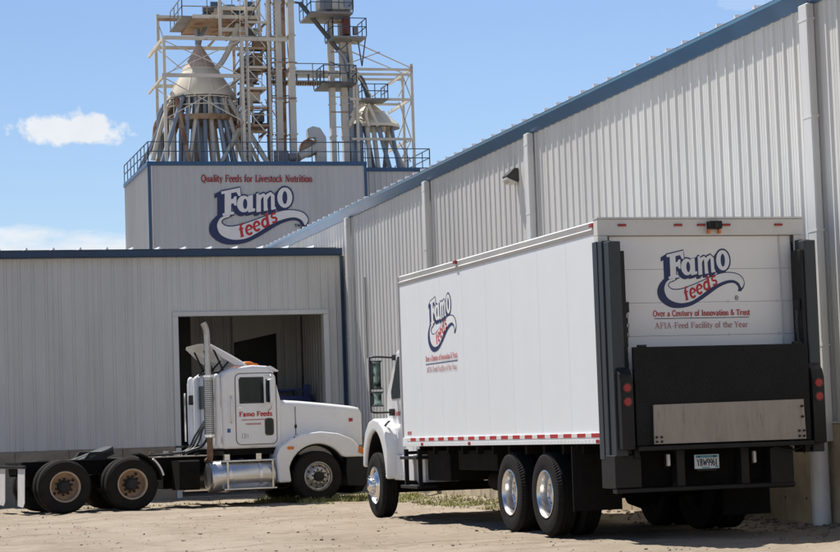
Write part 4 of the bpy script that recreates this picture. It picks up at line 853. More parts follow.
# tail lift
for sx, x0 in ((1, 0), (-1, BW)):
    X_ = lambda a: x0+sx*a
    c = mk('lift_column', G().box(min(X_(.004), X_(.15)), -.30, .95, max(X_(.004), X_(.15)), -.135, 3.41), 'slate_paint', bt, bevel=.008, seg=1)
    mk('guide_channel', G().box(min(X_(-.015), X_(.12)), -.13, .95, max(X_(-.015), X_(.12)), -.001, 3.43), 'slate_paint', c, bevel=.006, seg=1)
    mk('side_plate', G().box(min(X_(-.024), X_(-.003)), .0, .95, max(X_(-.024), X_(-.003)), .131, 3.43), 'slate_paint', c)
    mk('inner_channel', G().box(min(X_(.152), X_(.20)), -.28, 1.0, max(X_(.152), X_(.20)), -.04, 3.30), 'black_paint', c, bevel=.004, seg=1)
    lh = mk('light_housing', G().prism([(-.42, 1.05), (-.42, 1.80), (-.39, 1.90), (-.302, 1.98), (-.302, 1.05)], lambda u, v, d: (d, u, v), X_(.03), X_(.19)), 'black_paint', bt, bevel=.02)
    for z in (1.745, 1.588):
        l_ = tb('tail_light', 'red_lens', lh, (X_(.11), -.421, z), (X_(.11), -.438, z), .05, .044, 20); mk('light_rim', G().lathe([(.05, -.42), (.058, -.42), (.058, -.432), (.05, -.432)], 20, axis='y', org=(X_(.11), 0, z), close=True), 'black_gloss', lh)
    ch = G()
    for k in range(14):
        z = 2.62-k*.055; p = (X_(.23+.012*math.sin(k*.5)), -.20, z); ch.rings([((p[0]+(.012 if k % 2 else 0)*math.cos(a), p[1]+(.012 if k % 2 == 0 else .0)*math.cos(a), z+.03*math.sin(a)), .005) for a in np.linspace(0, 2*pi, 9)], 5, False)
    stuff(mk('chain', ch, 'steel_dark', c)); mk('chain_bracket', G().box(min(X_(.2), X_(.25)), -.24, 2.60, max(X_(.2), X_(.25)), -.16, 2.72), 'black_paint', c)
pf = mk('lift_platform', G().box(.215, -.40, 1.085, 2.385, -.335, 2.20), 'tread_plate', bt, bevel=.008, seg=1)
dg = G()
for i in range(42):
    for j in range(16):
        x, z = .27+i*.0505+(j % 2)*.025, 1.58+j*.038; t = 1 if (i+j) % 2 else -1
        if z < 2.17 and x < 2.36: dg.add([(x-.011, -.4005, z-.011*t-.004), (x+.011, -.4005, z+.011*t-.004), (x+.011, -.4005, z+.011*t+.004), (x-.011, -.4005, z-.011*t+.004), (x, -.4045, z)], [(0, 1, 4), (1, 2, 4), (2, 3, 4), (3, 0, 4)])
stuff(mk('tread_bumps', dg, 'tread_plate', pf))
for x in (.33, 2.26): bx('platform_hinge', 'black_paint', pf, (x-.05, -.39, 2.201), (x+.05, -.345, 2.225))
rm = mk('ramp_plate', G().add([(.405, -.425, 1.105), (2.285, -.425, 1.105), (2.285, -.455, 1.105), (.405, -.455, 1.105), (.42, -.405, 1.545), (2.285, -.405, 1.56), (2.285, -.43, 1.56), (.42, -.43, 1.545)], [(0, 1, 2, 3), (4, 5, 6, 7), (0, 1, 5, 4), (1, 2, 6, 5), (2, 3, 7, 6), (3, 0, 4, 7)]), 'ramp_plate', bt)
for x, z in ((.43, 1.13), (.49, 1.13), (.43, 1.18), (.49, 1.18), (2.20, 1.14), (2.26, 1.14), (2.20, 1.20), (2.26, 1.20), (2.25, 1.36), (2.25, 1.48)): tb('bolt', 'hub_black', rm, (x, -.47, z), (x, -.43, z), .014, n=8)
bx('platform_edge', 'black_paint', bt, (.21, -.47, 1.03), (2.385, -.30, 1.083), bevel=.008, seg=1)
for x in (.21, 2.33): bx('lift_arm', 'black_paint', bt, (x, -.335, .95), (x+.06, -.05, 1.5), bevel=.006, seg=1)
# under-run bumper
bx('bumper_end', 'black_paint', bt, (-.02, -.30, .62), (.30, .12, .995), bevel=.01, seg=1); bx('bumper_end', 'black_paint', bt, (1.90, -.30, .555), (2.19, .10, 1.02), bevel=.01, seg=1)
bx('bumper_bar', 'black_paint', bt, (-.015, -.31, .565), (2.195, -.18, .615), bevel=.008, seg=1); bx('bumper_back', 'underbody', bt, (.301, -.10, .62), (1.899, -.02, 1.02))
for x in (.79, 1.59): bx('bumper_upright', 'black_paint', bt, (x-.05, -.28, .616), (x+.05, -.12, 1.03), bevel=.006, seg=1)
for x in (.65, 1.72): mk('reflector_strip', G().box(x-.018, -.27, .85, x+.018, -.22, .985), 'white_tape', bt, bevel=.014); bx('strip_mount', 'black_paint', bt, (x-.03, -.22, .84), (x+.03, -.1, .99))
lp = mk('license_plate', G().box(.97, -.252, .806, 1.275, -.245, .965), 'plate_white', bt, bevel=.006, seg=2); bx('plate_mount', 'black_paint', bt, (1.0, -.245, .78), (1.24, -.11, .97))
ik = Ink(lambda u, v, d: (u, -.2525-d, v), .0008, .00002); ik.poly([(.985, .928), (1.26, .928), (1.26, .958), (.985, .958)]); ik.poly([(1.06, .811), (1.16, .811), (1.16, .824), (1.06, .824)]); ik.poly([(1.225, .815), (1.262, .815), (1.262, .835), (1.225, .835)]); mk('plate_band', ik, 'plate_blue', lp)
ik = Ink(lambda u, v, d: (u, -.2525-d, v), .0012, .00002); ik.text('YBW9961', .995, .838, width=.255, size=.078, vdir=1, bold=1.2); ik.poly([(1.01, .936), (1.04, .936), (1.04, .95), (1.01, .95)]); ik.poly([(1.2, .936), (1.235, .936), (1.235, .95), (1.2, .95)]); mk('plate_number', ik, 'plate_ink', lp)
mk('air_hose', G().pipe([(1.95, -.29, 1.03), (2.1, -.33, .98), (2.25, -.33, 1.0), (2.36, -.28, 1.06)], .012), 'hose_black', bt, smooth=60)
for x in (.02, BW-.64): bx('mud_flap', 'rubber', bt, (x, 1.15, .33 if x < 1 else .20), (x+.62, 1.168, 1.10)); 
for x in (.10, 1.95): bx('flap_hanger', 'underbody', bt, (x, 1.12, 1.06), (x+.55, 1.22, 1.14))
# chassis gear between the axles
mk('fuel_tank', G().loft([[(x, y, z) for x, z in rrect(1.82, .48, 2.42, 1.0, .12)] for y in (5.2, 6.6)]), 'underbody', bt, smooth=50); mk('air_tank', G().tube((.6, 4.6, .62), (.6, 5.6, .62), .14, n=16), 'underbody', bt, smooth=50); mk('drive_shaft', G().tube((BW/2, TR+1.5, .6), (BW/2, 9.4, .75), .06), 'underbody', bt, smooth=40); mk('muffler', G().tube((1.98, 7.0, .62), (1.98, 8.2, .62), .15, n=16), 'underbody', bt, smooth=50)
for y in (4.7, 5.5): bx('tank_bracket', 'underbody', bt, (.55, y-.03, .74), (.78, y+.03, .95))
for y in (5.35, 6.45): bx('tank_bracket', 'underbody', bt, (1.745, y-.03, .7), (1.83, y+.03, .95))
bx('side_box', 'underbody', bt, (.16, 6.35, .62), (.75, 7.45, 1.06), bevel=.02); bx('side_box', 'underbody', bt, (.20, 4.4, .78), (.75, 6.1, 1.06), bevel=.02)
bs = bx('battery_box', 'white_dusty', bt, (.20, 7.72, .58), (.74, 8.15, .98), bevel=.02)
for z in (.50, .93): bx('step', 'black_paint', bt, (.02, 7.55, z), (.34, 8.42, z+.045), bevel=.006, seg=1)
for y in (7.6, 8.3): bx('step_bracket', 'black_paint', bt, (.06, y-.025, .50), (.12, y+.025, 1.08)); bx('step_bracket', 'black_paint', bt, (.121, y-.025, 1.0), (.78, y+.025, 1.05))
for x in (.76,): bx('step_bracket', 'underbody', bt, (.34, 7.65, .52), (.78, 8.3, .56))
# cab
CXL, CXR = .27, BW-.27
cabp = [(8.34, .92), (8.34, 2.50), (8.42, 2.60), (8.7, 2.66), (9.15, 2.65), (9.32, 2.60), (9.93, 1.95), (9.95, .92)]
mk('cab', G().prism(cabp, lambda u, v, d: (d, u, v), CXL, CXR), 'white_paint', bt, bevel=.07, seg=3)
def hsec(y, w, z0, z1, r): return [(BW/2+a, y, b_) for a, b_ in rrect(-w/2, z0, w/2, z1, r, 5)]
mk('hood', G().loft([hsec(9.9, 1.95, .9, 1.93, .2), hsec(10.3, 1.75, .8, 1.86, .22), hsec(10.8, 1.5, .75, 1.70, .25), hsec(11.05, 1.35, .75, 1.5, .25)]), 'white_paint', bt, smooth=50)
for s_, xo, xi in ((1, .07, .52), (-1, BW-.07, BW-.52)):
    arch = [(9.30, .62), (9.28, 1.02), (9.33, 1.24), (9.48, 1.42), (9.76, 1.54), (10.05, 1.57), (10.32, 1.52), (10.54, 1.36), (10.68, 1.10), (10.72, .80), (10.64, .80)]+[(TF+.63*math.cos(t), RT+.86*math.sin(t)) for t in np.linspace(.40, pi-.22, 14)]+[(9.42, .62)]
    mk('fender', G().prism(arch, lambda u, v, d: (d, u, v), xo, xi), 'white_paint', bt, bevel=.05, seg=3)
    mk('fender_liner', G().prism([(TF+r*math.cos(t), RT+(r+.225)*math.sin(t)) for r, ts in ((.598, np.linspace(.3, pi-.2, 16)), (.622, np.linspace(pi-.2, .3, 16))) for t in ts], lambda u, v, d: (d, u, v), xo+s_*.05, xi+s_*.3), 'underbody', bt)
    dx = CXL if s_ == 1 else CXR
    D_ = lambda a: dx-s_*a
    dr = mk('cab_door', G().prism([(8.50, 1.0), (8.50, 2.50), (8.58, 2.58), (9.22, 2.58), (9.74, 1.92), (9.74, 1.15), (9.6, 1.0)], lambda u, v, d: (d, u, v), D_(-.03), D_(.012)), 'white_paint', bt, bevel=.012)
    mk('door_window', G().prism([(8.58, 1.86), (8.58, 2.46), (8.63, 2.51), (9.17, 2.51), (9.58, 1.98), (9.56, 1.86)], lambda u, v, d: (d, u, v), D_(.0), D_(.02)), 'glass_dark', dr, bevel=.005, seg=1)
    bx('door_handle', 'black_gloss', dr, (min(D_(.012), D_(.04)), 8.62, 1.70), (max(D_(.012), D_(.04)), 8.78, 1.735), bevel=.01)
    mr_ = mk('mirror', G().prism(rrect(D_(.195), 2.02, D_(.335), 2.47, .045), lambda u, v, d: (u, d, v), 9.50, 9.60), 'black_gloss', bt, bevel=.02)
    mk('mirror_glass', G().prism(rrect(D_(.21), 2.04, D_(.32), 2.45, .035), lambda u, v, d: (u, d, v), 9.494, 9.502), 'glass_mirror', mr_)
    mk('convex_mirror', G().prism(rrect(D_(.195), 1.75, D_(.335), 1.985, .06), lambda u, v, d: (u, d, v), 9.50, 9.60), 'black_gloss', mr_, bevel=.02); mk('convex_glass', G().prism(rrect(D_(.21), 1.77, D_(.32), 1.965, .05), lambda u, v, d: (u, d, v), 9.492, 9.502), 'glass_mirror', mr_)
    mk('mirror_arm', G().pipe([(D_(-.02), 9.36, 2.50), (D_(.30), 9.55, 2.53), (D_(.355), 9.56, 2.46), (D_(.355), 9.56, 2.1), (D_(.355), 9.56, 1.74), (D_(.31), 9.56, 1.66), (D_(.0), 9.52, 1.66)], .016, 8, 4), 'black_gloss', mr_, smooth=60)
    bx('arm_bracket', 'black_gloss', mr_, (min(D_(-.0), D_(.07)), 9.42, 1.60), (max(D_(0), D_(.07)), 9.56, 1.71), bevel=.01)
    bx('arm_bracket', 'black_gloss', mr_, (min(D_(-.05), D_(.05)), 9.28, 2.46), (max(D_(-.05), D_(.05)), 9.38, 2.55), bevel=.01)
    mk('cab_skirt', G().prism([(8.36, .60), (8.36, .99), (9.42, .99), (9.42, .60)], lambda u, v, d: (d, u, v), D_(-.04), D_(.055)), 'white_paint', bt, bevel=.02)
    mk('hood_latch', G().bar((D_(.17), 9.62, 1.40), (D_(.10), 9.44, 1.52), .035, .02), 'black_gloss', bt)
dfn2 = lambda u, v, d: (CXL-.012-d, 9.62-u, v)
ik = Ink(dfn2, .002); ik.text('Famo Feeds', .18, 1.60, width=.72, size=.085, vdir=1, bold=1.1); mk('door_lettering', ik, 'logo_red', bt)
part('windshield', 'glass_dark', bt, lambda g: g.add([(CXL+.15, 9.37, 2.62), (CXR-.15, 9.37, 2.62), (CXR-.1, 9.93, 1.97), (CXL+.1, 9.93, 1.97), (CXL+.15, 9.36, 2.60), (CXR-.15, 9.36, 2.60), (CXR-.1, 9.90, 1.96), (CXL+.1, 9.90, 1.96)], [(0, 1, 2, 3), (7, 6, 5, 4), (0, 1, 5, 4), (1, 2, 6, 5), (2, 3, 7, 6), (3, 0, 4, 7)]))
bx('front_bumper', 'black_paint', bt, (.42, 10.86, .38), (BW-.42, 11.06, .74), bevel=.03); bx('engine_pan', 'underbody', bt, (.85, 9.4, .45), (1.65, 10.9, .9)); bx('cab_floor', 'underbody', bt, (.3, 8.36, .80), (BW-.3, 9.9, .925))

# ---------------------------------------------------------------- day-cab tractor (local: x forward, y away from the camera, origin under the rearmost near wheel)
tt = thing('semi_tractor', 'white day-cab semi tractor with chrome stack and no trailer, before the doorway', 'truck', (4.0976, 41.30, 0), .1334)
TW = 2.44; RT = .515
for s_ in (0, 1.326):
    wheel(tt, (s_, 0, RT), 0, 'rear_tan', 'rubber_dusty', True, s_*2+.4); wheel(tt, (s_, TW, RT), pi, 'rear_tan', 'rubber_dusty', True)
    tb('axle', 'underbody', tt, (s_, .5, RT), (s_, TW-.5, RT), .09); mk('differential', G().lathe([(.02, -.24), (.18, -.17), (.24, 0), (.18, .17), (.02, .24)], 16, axis='y', org=(s_, TW/2, RT)), 'underbody', tt, smooth=50)
wheel(tt, (5.17, .03, RT), 0, 'front_alu', 'rubber_dusty', spin=.15); wheel(tt, (5.17, TW-.03, RT), pi, 'front_alu', 'rubber_dusty')
tb('front_axle', 'underbody', tt, (5.17, .25, RT-.08), (5.17, TW-.25, RT-.08), .07)
for y in (.80, 1.64): bx('frame_rail', 'underbody', tt, (-.72, y-.045, .72), (6.0, y+.045, 1.0))
for x in (-.70, .66, 2.1, 3.0): bx('cross_member', 'underbody', tt, (x-.05, .846, .76), (x+.05, 1.594, .97))
for y in (.62, 1.82):
    mk('air_spring', G().lathe([(.10, .52), (.14, .56), (.13, .62), (.145, .68), (.10, .74)], 16, org=(-.34, y, 0)), 'rubber', tt, smooth=60); mk('air_spring', G().lathe([(.10, .52), (.14, .56), (.13, .62), (.145, .68), (.10, .74)], 16, org=(1.0, y, 0)), 'rubber', tt, smooth=60)
    bx('spring_beam', 'underbody', tt, (-.5, y-.05, .45), (2.0, y+.05, .53)); bx('spring_seat', 'underbody', tt, (-.42, min(y, TW/2), .73), (-.26, max(y, .9) if y < 1 else y+.05, .80))
# rear crossbar, mud flaps
bx('rear_crossbar', 'black_paint', tt, (-.80, .02, .885), (-.74, TW-.02, .945), bevel=.008, seg=1); bx('crossbar_stay', 'black_paint', tt, (-.74, .5, .93), (-.70, 1.95, 1.0))
for y in (.03, TW-.63): mk('mud_flap', G().add([(-.775, y, .90), (-.775, y+.6, .90), (-.79, y+.6, .17), (-.80, y+.1, .15), (-.79, y, .24), (-.765, y, .90), (-.765, y+.6, .90), (-.78, y+.6, .17), (-.79, y+.1, .15), (-.78, y, .24)], [(0, 1, 2, 3, 4), (9, 8, 7, 6, 5), (0, 1, 6, 5), (1, 2, 7, 6), (2, 3, 8, 7), (3, 4, 9, 8), (4, 0, 5, 9)]), 'white_dusty', tt)
# fifth wheel
def fw_pt(x, y, z):                                # tilted up towards the cab
    a = .33; return (.80+x*math.cos(a)-z*math.sin(a), TW/2+y, 1.10+x*math.sin(a)+z*math.cos(a))
pl = [(.42, -.30), (.42, .30), (.30, .43), (-.12, .47), (-.50, .30), (-.50, .20), (-.15, .08), (.02, .06), (.02, -.06), (-.15, -.08), (-.50, -.20), (-.50, -.30), (-.12, -.47), (.30, -.43)]
f5 = mk('fifth_wheel', G().prism(pl, lambda u, v, d: fw_pt(u, v, d), -.03, .025), 'slate_paint', tt, bevel=.008, seg=1)
mk('skirt_rib', G().prism([(.40, -.28), (.40, .28), (.28, .40), (-.10, .44), (-.10, -.44), (.28, -.40)], lambda u, v, d: fw_pt(u, v, d), -.13, -.032), 'hub_black', f5)
for y in (-.42, .42): mk('pivot_bracket', G().prism([(.52, .98), (.68, 1.16), (.92, 1.16), (1.08, .98)], lambda u, v, d: (u, TW/2+y+d, v), -.04, .04), 'hub_black', f5)
bx('slide_plate', 'hub_black', tt, (.2, .70, 1.0), (1.45, 1.74, 1.02))
# front quarter fender of the drive wheels
mk('quarter_fender', G().prism([(1.326+r*math.cos(t), .50+r*math.sin(t)) for r, ts in ((.60, np.linspace(.12, 1.35, 10)), (.63, np.linspace(1.35, .12, 10))) for t in ts], lambda u, v, d: (u, d, v), .03, .60), 'rubber_dusty', tt)
mk('fender_edge', G().prism([(1.326+r*math.cos(t), .50+r*math.sin(t)) for r, ts in ((.632, np.linspace(.25, .85, 8)), (.665, np.linspace(.85, .25, 8))) for t in ts], lambda u, v, d: (u, d, v), .02, .10), 'white_dusty', tt)
br('fender_stay', 'black_paint', tt, (1.75, .3, 1.0), (1.75, .78, .98), .05)
# deck plate and gear behind the cab
bx('deck_plate', 'alu_rim', tt, (1.95, .72, 1.001), (3.15, 1.72, 1.02)); 
for i in range(9): x, y = random.uniform(2.0, 3.0), random.uniform(.75, 1.6); mk('deck_fitting', G().box(x-.05, y-.04, 1.02, x+.05, y+.04, 1.02+random.uniform(.03, .10)), ('alu_rim', 'hub_black', 'rust_pipe')[i % 3], tt, bevel=.01)
for k, (y, sag) in enumerate(((1.0, .0), (1.12, .08), (1.25, .12))): mk('air_line', G().pipe([(3.22, y, 1.75), (3.06, y-.04, 1.55), (2.95, y-.08, 1.28+sag), (2.75, y-.12, 1.12), (2.3, y-.15, 1.06), (1.95, y-.18, 1.05)], .022, 8, 5), 'hose_black', tt, smooth=60)
mk('cable_coil', G().pipe([(2.6, .9, 1.05), (2.75, .8, 1.12), (2.95, .7, 1.2), (3.05, .55, 1.42), (3.1, .55, 1.7)], .028, 8, 5), 'hose_black', tt, smooth=60)
mk('battery_can', G().loft([[(x, y, z) for y, z in rrect(.12, .35, .66, .93, .06)] for x in (2.30, 2.72)]), 'underbody', tt, smooth=50)
mk('chassis_tool', G().box(2.42, 1.72, .35, 2.75, 2.2, .8), 'underbody', tt, bevel=.03)
mk('far_tank', G().tube((2.95, TW-.38, .585), (4.2, TW-.38, .585), .31, n=28), 'alu_tank', tt, smooth=50)
# exhaust
ex = mk('exhaust_shield', G().tube((2.97, .22, 1.36), (2.97, .22, 2.60), .100, n=24), 'stack_steel', tt, smooth=40)
hl = G()
for i in range(9):
    for j in range(26):
        t = pi*1.0+i*pi/9+(j % 2)*.17; z = 1.46+j*.041; r = .1005; u = Vector((-math.sin(t), math.cos(t), 0)); c = Vector((2.97+r*math.cos(t), .22+r*math.sin(t), z))
        hl.add([c-u*.010-Vector((0, 0, .010)), c+u*.010-Vector((0, 0, .010)), c+u*.010+Vector((0, 0, .010)), c-u*.010+Vector((0, 0, .010))], [(0, 1, 2, 3)])
stuff(mk('shield_holes', hl, 'hub_black', ex))
mk('exhaust_stack', G().rings([((2.97, .22, 2.60), .064), ((2.965, .22, 3.30), .064), ((2.955, .22, 3.48), .064), ((2.925, .22, 3.58), .065), ((2.89, .22, 3.64), .066)], 20, False), 'stack_steel', tt, smooth=50)
mk('stack_mouth', G().rings([((2.945, .22, 3.54), .055), ((2.892, .22, 3.638), .058)], 18, True), 'hub_black', tt)
for z in (2.58, 1.40): mk('stack_clamp', G().lathe([(.108, z-.02), (.118, z-.02), (.118, z+.02), (.108, z+.02)], 24, org=(2.97, .22, 0), close=True), 'chrome', tt)
mk('exhaust_pipe', G().pipe([(2.97, .22, 1.36), (2.97, .22, 1.1), (3.0, .35, .95), (3.05, .7, .90)], .062, 12, 4), 'rust_pipe', tt, smooth=50)
for z in (1.55, 2.3): br('stack_bracket', 'black_paint', tt, (2.97, .30, z), (3.26, .5, z), .05)
# cab
C0, C1 = .26, TW-.26
cab = [(3.26, 1.12), (3.24, 2.55), (3.30, 2.67), (3.50, 2.745), (3.92, 2.79), (4.22, 2.77), (4.36, 2.69), (4.50, 2.08), (4.52, 1.12)]
mk('cab', G().prism(cab, lambda u, v, d: (u, d, v), C0, C1), 'white_paint', tt, bevel=.085, seg=4)
mk('sun_visor', G().prism([(4.15, 2.745), (4.30, 2.765), (4.47, 2.66), (4.44, 2.645), (4.28, 2.70)], lambda u, v, d: (u, d, v), C0-.01, C1+.01), 'white_paint', tt, bevel=.012)
part('windshield', 'glass_dark', tt, lambda g: g.prism([(4.385, 2.64), (4.515, 2.10), (4.49, 2.10), (4.36, 2.64)], lambda u, v, d: (u, d, v), C0+.12, C1-.12))
for x, y in ((3.19, C1-.02), (3.19, C1-.42), (3.17, C0+.06)):      # rounded fairing posts at the back of the cab
    mk('cab_extender', G().rings([((x, y, 1.2), .07), ((x, y, 2.54), .07), ((x, y, 2.60), .055), ((x, y, 2.63), .02)], 14, True), 'white_paint', tt, smooth=60)
bx('extender_panel', 'white_paint', tt, (3.12, C1+.0, 1.25), (3.32, C1+.035, 2.50), bevel=.01); bx('rear_window', 'glass_dark', tt, (3.222, .7, 1.95), (3.245, 1.75, 2.42), bevel=.008, seg=1); bx('work_lamp', 'black_paint', tt, (3.08, C1-.30, 2.05), (3.17, C1-.17, 2.25), bevel=.02)
bx('grab_rail', 'alu_polished', tt, (3.06, C1+.05, 1.3), (3.09, C1+.08, 2.3)); bx('cab_rear_step', 'black_paint', tt, (2.86, C1-.5, 1.18), (3.25, C1+.08, 1.22))
def door(y, sg):
    f = lambda u, v, d: (u, y-sg*d, v)
    D = mk('cab_door', G().prism(rrect(3.545, 1.21, 4.385, 2.615, .10, 5)[:-6]+[(3.645, 1.21)]+rrect(3.545, 1.21, 4.385, 2.615, .10, 5)[-6:], f, -.02, .014), 'white_paint', tt, bevel=.012, seg=2)
    ol = rrect(3.535, 1.20, 4.395, 2.625, .11, 5); gk = Ink(f, .0045, 0); gk.stroke(ol+ol[:1], .012); mk('door_gap', gk, 'hub_black', D)
    ws = [(3.615, 2.02), (3.605, 2.50), (3.64, 2.55), (4.13, 2.55), (4.135, 2.02)]; mk('window_seal', G().prism(ws, f, .0, .020), 'black_gloss', D, bevel=.006, seg=1)
    mk('window', G().prism([(3.64, 2.045), (3.635, 2.495), (3.66, 2.525), (4.105, 2.525), (4.11, 2.045)], f, .01, .0245), 'glass_dark', D)
    mk('vent_window', G().prism([(4.175, 2.04), (4.17, 2.50), (4.20, 2.50), (4.335, 2.06), (4.33, 2.04)], f, .0, .022), 'glass_dark', D); br('window_post', 'white_paint', D, f(4.15, 2.02, .016), f(4.15, 2.55, .016), .04, .03)
    pw_ = mk('peep_window', G().prism(rrect(4.135, 1.37, 4.325, 1.72, .06), f, .0, .024), 'black_gloss', D, bevel=.006); mk('peep_glass', G().prism(rrect(4.16, 1.395, 4.30, 1.695, .05), f, .01, .028), 'glass_dark', pw_)
    hd = mk('grab_handle', G().pipe([f(3.44, 2.16, .0), f(3.44, 2.15, .05), f(3.44, 1.9, .055), f(3.44, 1.66, .05), f(3.44, 1.65, 0)], .013, 8, 3), 'alu_polished', tt, smooth=60)
    bx('door_latch', 'chrome', D, (3.58, min(f(0, 0, .014)[1], f(0, 0, .03)[1]), 1.93), (3.66, max(f(0, 0, .014)[1], f(0, 0, .03)[1]), 1.96))
    m_ = mk('mirror', G().prism(rrect(4.16, 2.0, 4.25, 2.50, .03), f, .16, .34), 'white_paint', tt, bevel=.02); mk('mirror_arm', G().pipe([f(4.25, 2.56, .0), f(4.21, 2.55, .25), f(4.21, 2.2, .25), f(4.21, 1.93, .22), f(4.22, 1.88, 0)], .014, 8, 4), 'alu_polished', m_, smooth=60); mk('mirror_glass', G().prism([(f(0, 0, .18)[1], 2.03), (f(0, 0, .32)[1], 2.03), (f(0, 0, .32)[1], 2.47), (f(0, 0, .18)[1], 2.47)], lambda u, v, d: (d, u, v), 4.154, 4.162), 'glass_mirror', m_)
    return D, f
D, f = door(C0, 1); door(C1, -1)
ik = Ink(f, .016); ik.text('Famo Feeds', 3.60, 1.765, width=.70, size=.092, vdir=1, bold=1.7); mk('door_lettering', ik, 'logo_red', D)
ik = Ink(f, .016)
for x0, x1, z in ((3.66, 4.14, 1.695), (3.74, 4.06, 1.61)):
    x = x0
    while x < x1:                                                # small lettering too blurred to read
        w = random.uniform(.018, .032); ik.stroke([(x, z), (x+w, z)], .034 if z < 1.65 else .026); x += w+.010
mk('small_lettering', ik, 'text_faded', D)
ik = Ink(f, .016)
for pts in ([(3.66, 1.33), (3.66, 1.42), (3.71, 1.42), (3.71, 1.33), (3.66, 1.33)], [(3.735, 1.33), (3.735, 1.42), (3.775, 1.40), (3.775, 1.33)]): ik.stroke(pts, .008)
mk('inspection_mark', ik, 'steel_dark', D)
bx('cab_sticker', 'blue_sticker', tt, (3.35, C0-.003, 1.45), (3.42, C0+.001, 1.53)); bx('cab_badge', 'alu_rim', tt, (3.86, C0-.006, 1.135), (4.06, C0+.002, 1.17))
bx('cab_sill', 'underbody', tt, (3.28, C0+.03, 1.0), (4.5, C1-.03, 1.125))
for y in (C0+.35, TW/2-.25, TW/2+.25, C1-.35, TW/2): mk('roof_marker', G().loft([[(x, y+a, z) for a, z in ((-.06, 2.775), (.06, 2.775), (.035, h_), (-.035, h_))] for x, h_ in ((3.92, 2.80), (3.98, 2.845), (4.12, 2.83), (4.17, 2.79))]), 'amber', tt, bevel=.008)
mk('beacon', G().loft([[(3.88+.14*math.cos(t)*r, C0+.22+.08*math.sin(t)*r, z) for t in np.linspace(0, 2*pi, 17)[:-1]] for r, z in ((1, 2.76), (1, 2.81), (.85, 2.85), (.4, 2.87))]), 'amber', tt, smooth=50)
# roof air deflector: a bent sheet on struts, cheeks on both sides
rows = []
for k in range(9):
    t = k/8; x = 3.86-.79*t; z = 2.80+.45*t**.9; rows.append((x, z))
g = G(); n = len(rows); ys = (C0+.12, C0+.16, TW/2, C1-.16, C1-.12); zo = (-.05, .0, .02, .0, -.05)
V = [(x, y, z+o) for x, z in rows for y, o in zip(ys, zo)]; m = len(ys)
V2 = [(x+.012, y, z+o-.02) for x, z in rows for y, o in zip(ys, zo)]
g.add(V+V2, [(i*m+j, i*m+j+1, (i+1)*m+j+1, (i+1)*m+j) for i in range(n-1) for j in range(m-1)]+[(n*m+i*m+j, n*m+(i+1)*m+j, n*m+(i+1)*m+j+1, n*m+i*m+j+1) for i in range(n-1) for j in range(m-1)]+[(i*m, (i+1)*m, n*m+(i+1)*m, n*m+i*m) for i in range(n-1)]+[(i*m+m-1, n*m+i*m+m-1, n*m+(i+1)*m+m-1, (i+1)*m+m-1) for i in range(n-1)]+[(j, n*m+j, n*m+j+1, j+1) for j in range(m-1)]+[((n-1)*m+j, (n-1)*m+j+1, n*m+(n-1)*m+j+1, n*m+(n-1)*m+j) for j in range(m-1)])
df = mk('air_deflector', g, 'white_dusty', tt, smooth=40)
for y in (C0+.12, C1-.13): mk('deflector_cheek', G().prism([(3.86, 2.77), (3.10, 3.21), (3.11, 3.16), (3.33, 2.95), (3.58, 2.80)], lambda u, v, d: (u, y+d, v), -.012, .012), 'white_dusty', df)
for y in (C0+.3, TW/2, C1-.3):
    br('deflector_strut', 'hub_black', df, (3.40, y, 2.69), (3.20, y, 3.13), .03); br('deflector_strut', 'hub_black', df, (3.28, y, 2.64), (3.55, y, 2.92), .03)
br('deflector_strut', 'hub_black', df, (3.30, C0+.3, 2.67), (3.30, C1-.3, 2.67), .035)
# hood, fenders, bumper
def hs(x, w, z0, z1, r): return [(x, TW/2+a, b_) for a, b_ in rrect(-w/2, z0, w/2, z1, r, 5)]
mk('hood', G().loft([hs(4.47, 1.86, 1.0, 2.07, .13), hs(4.56, 1.86, 1.0, 2.075, .14), hs(4.9, 1.80, .95, 2.05, .12), hs(5.5, 1.71, .9, 1.99, .12), hs(6.05, 1.62, .85, 1.925, .12), hs(6.24, 1.58, .85, 1.89, .11), hs(6.30, 1.50, .88, 1.82, .10)]), 'white_paint', tt, smooth=45)
gk = Ink(lambda u, v, d: (u, TW/2-.912-d+(u-4.5)*.0, v), .0); 
bx('hood_seam', 'hub_black', tt, (4.805, TW/2-.918, 1.25), (4.815, TW/2-.88, 1.93)); bx('hood_hinge', 'hub_black', tt, (4.79, TW/2-.93, 1.50), (4.83, TW/2-.90, 1.57))
bx('hood_badge', 'red_tape', tt, (6.0, TW/2-.825, 1.60), (6.08, TW/2-.79, 1.67))
mk('grille', G().prism(rrect(TW/2-.55, .95, TW/2+.55, 1.65, .06), lambda u, v, d: (d, u, v), 6.29, 6.31), 'chrome', tt)
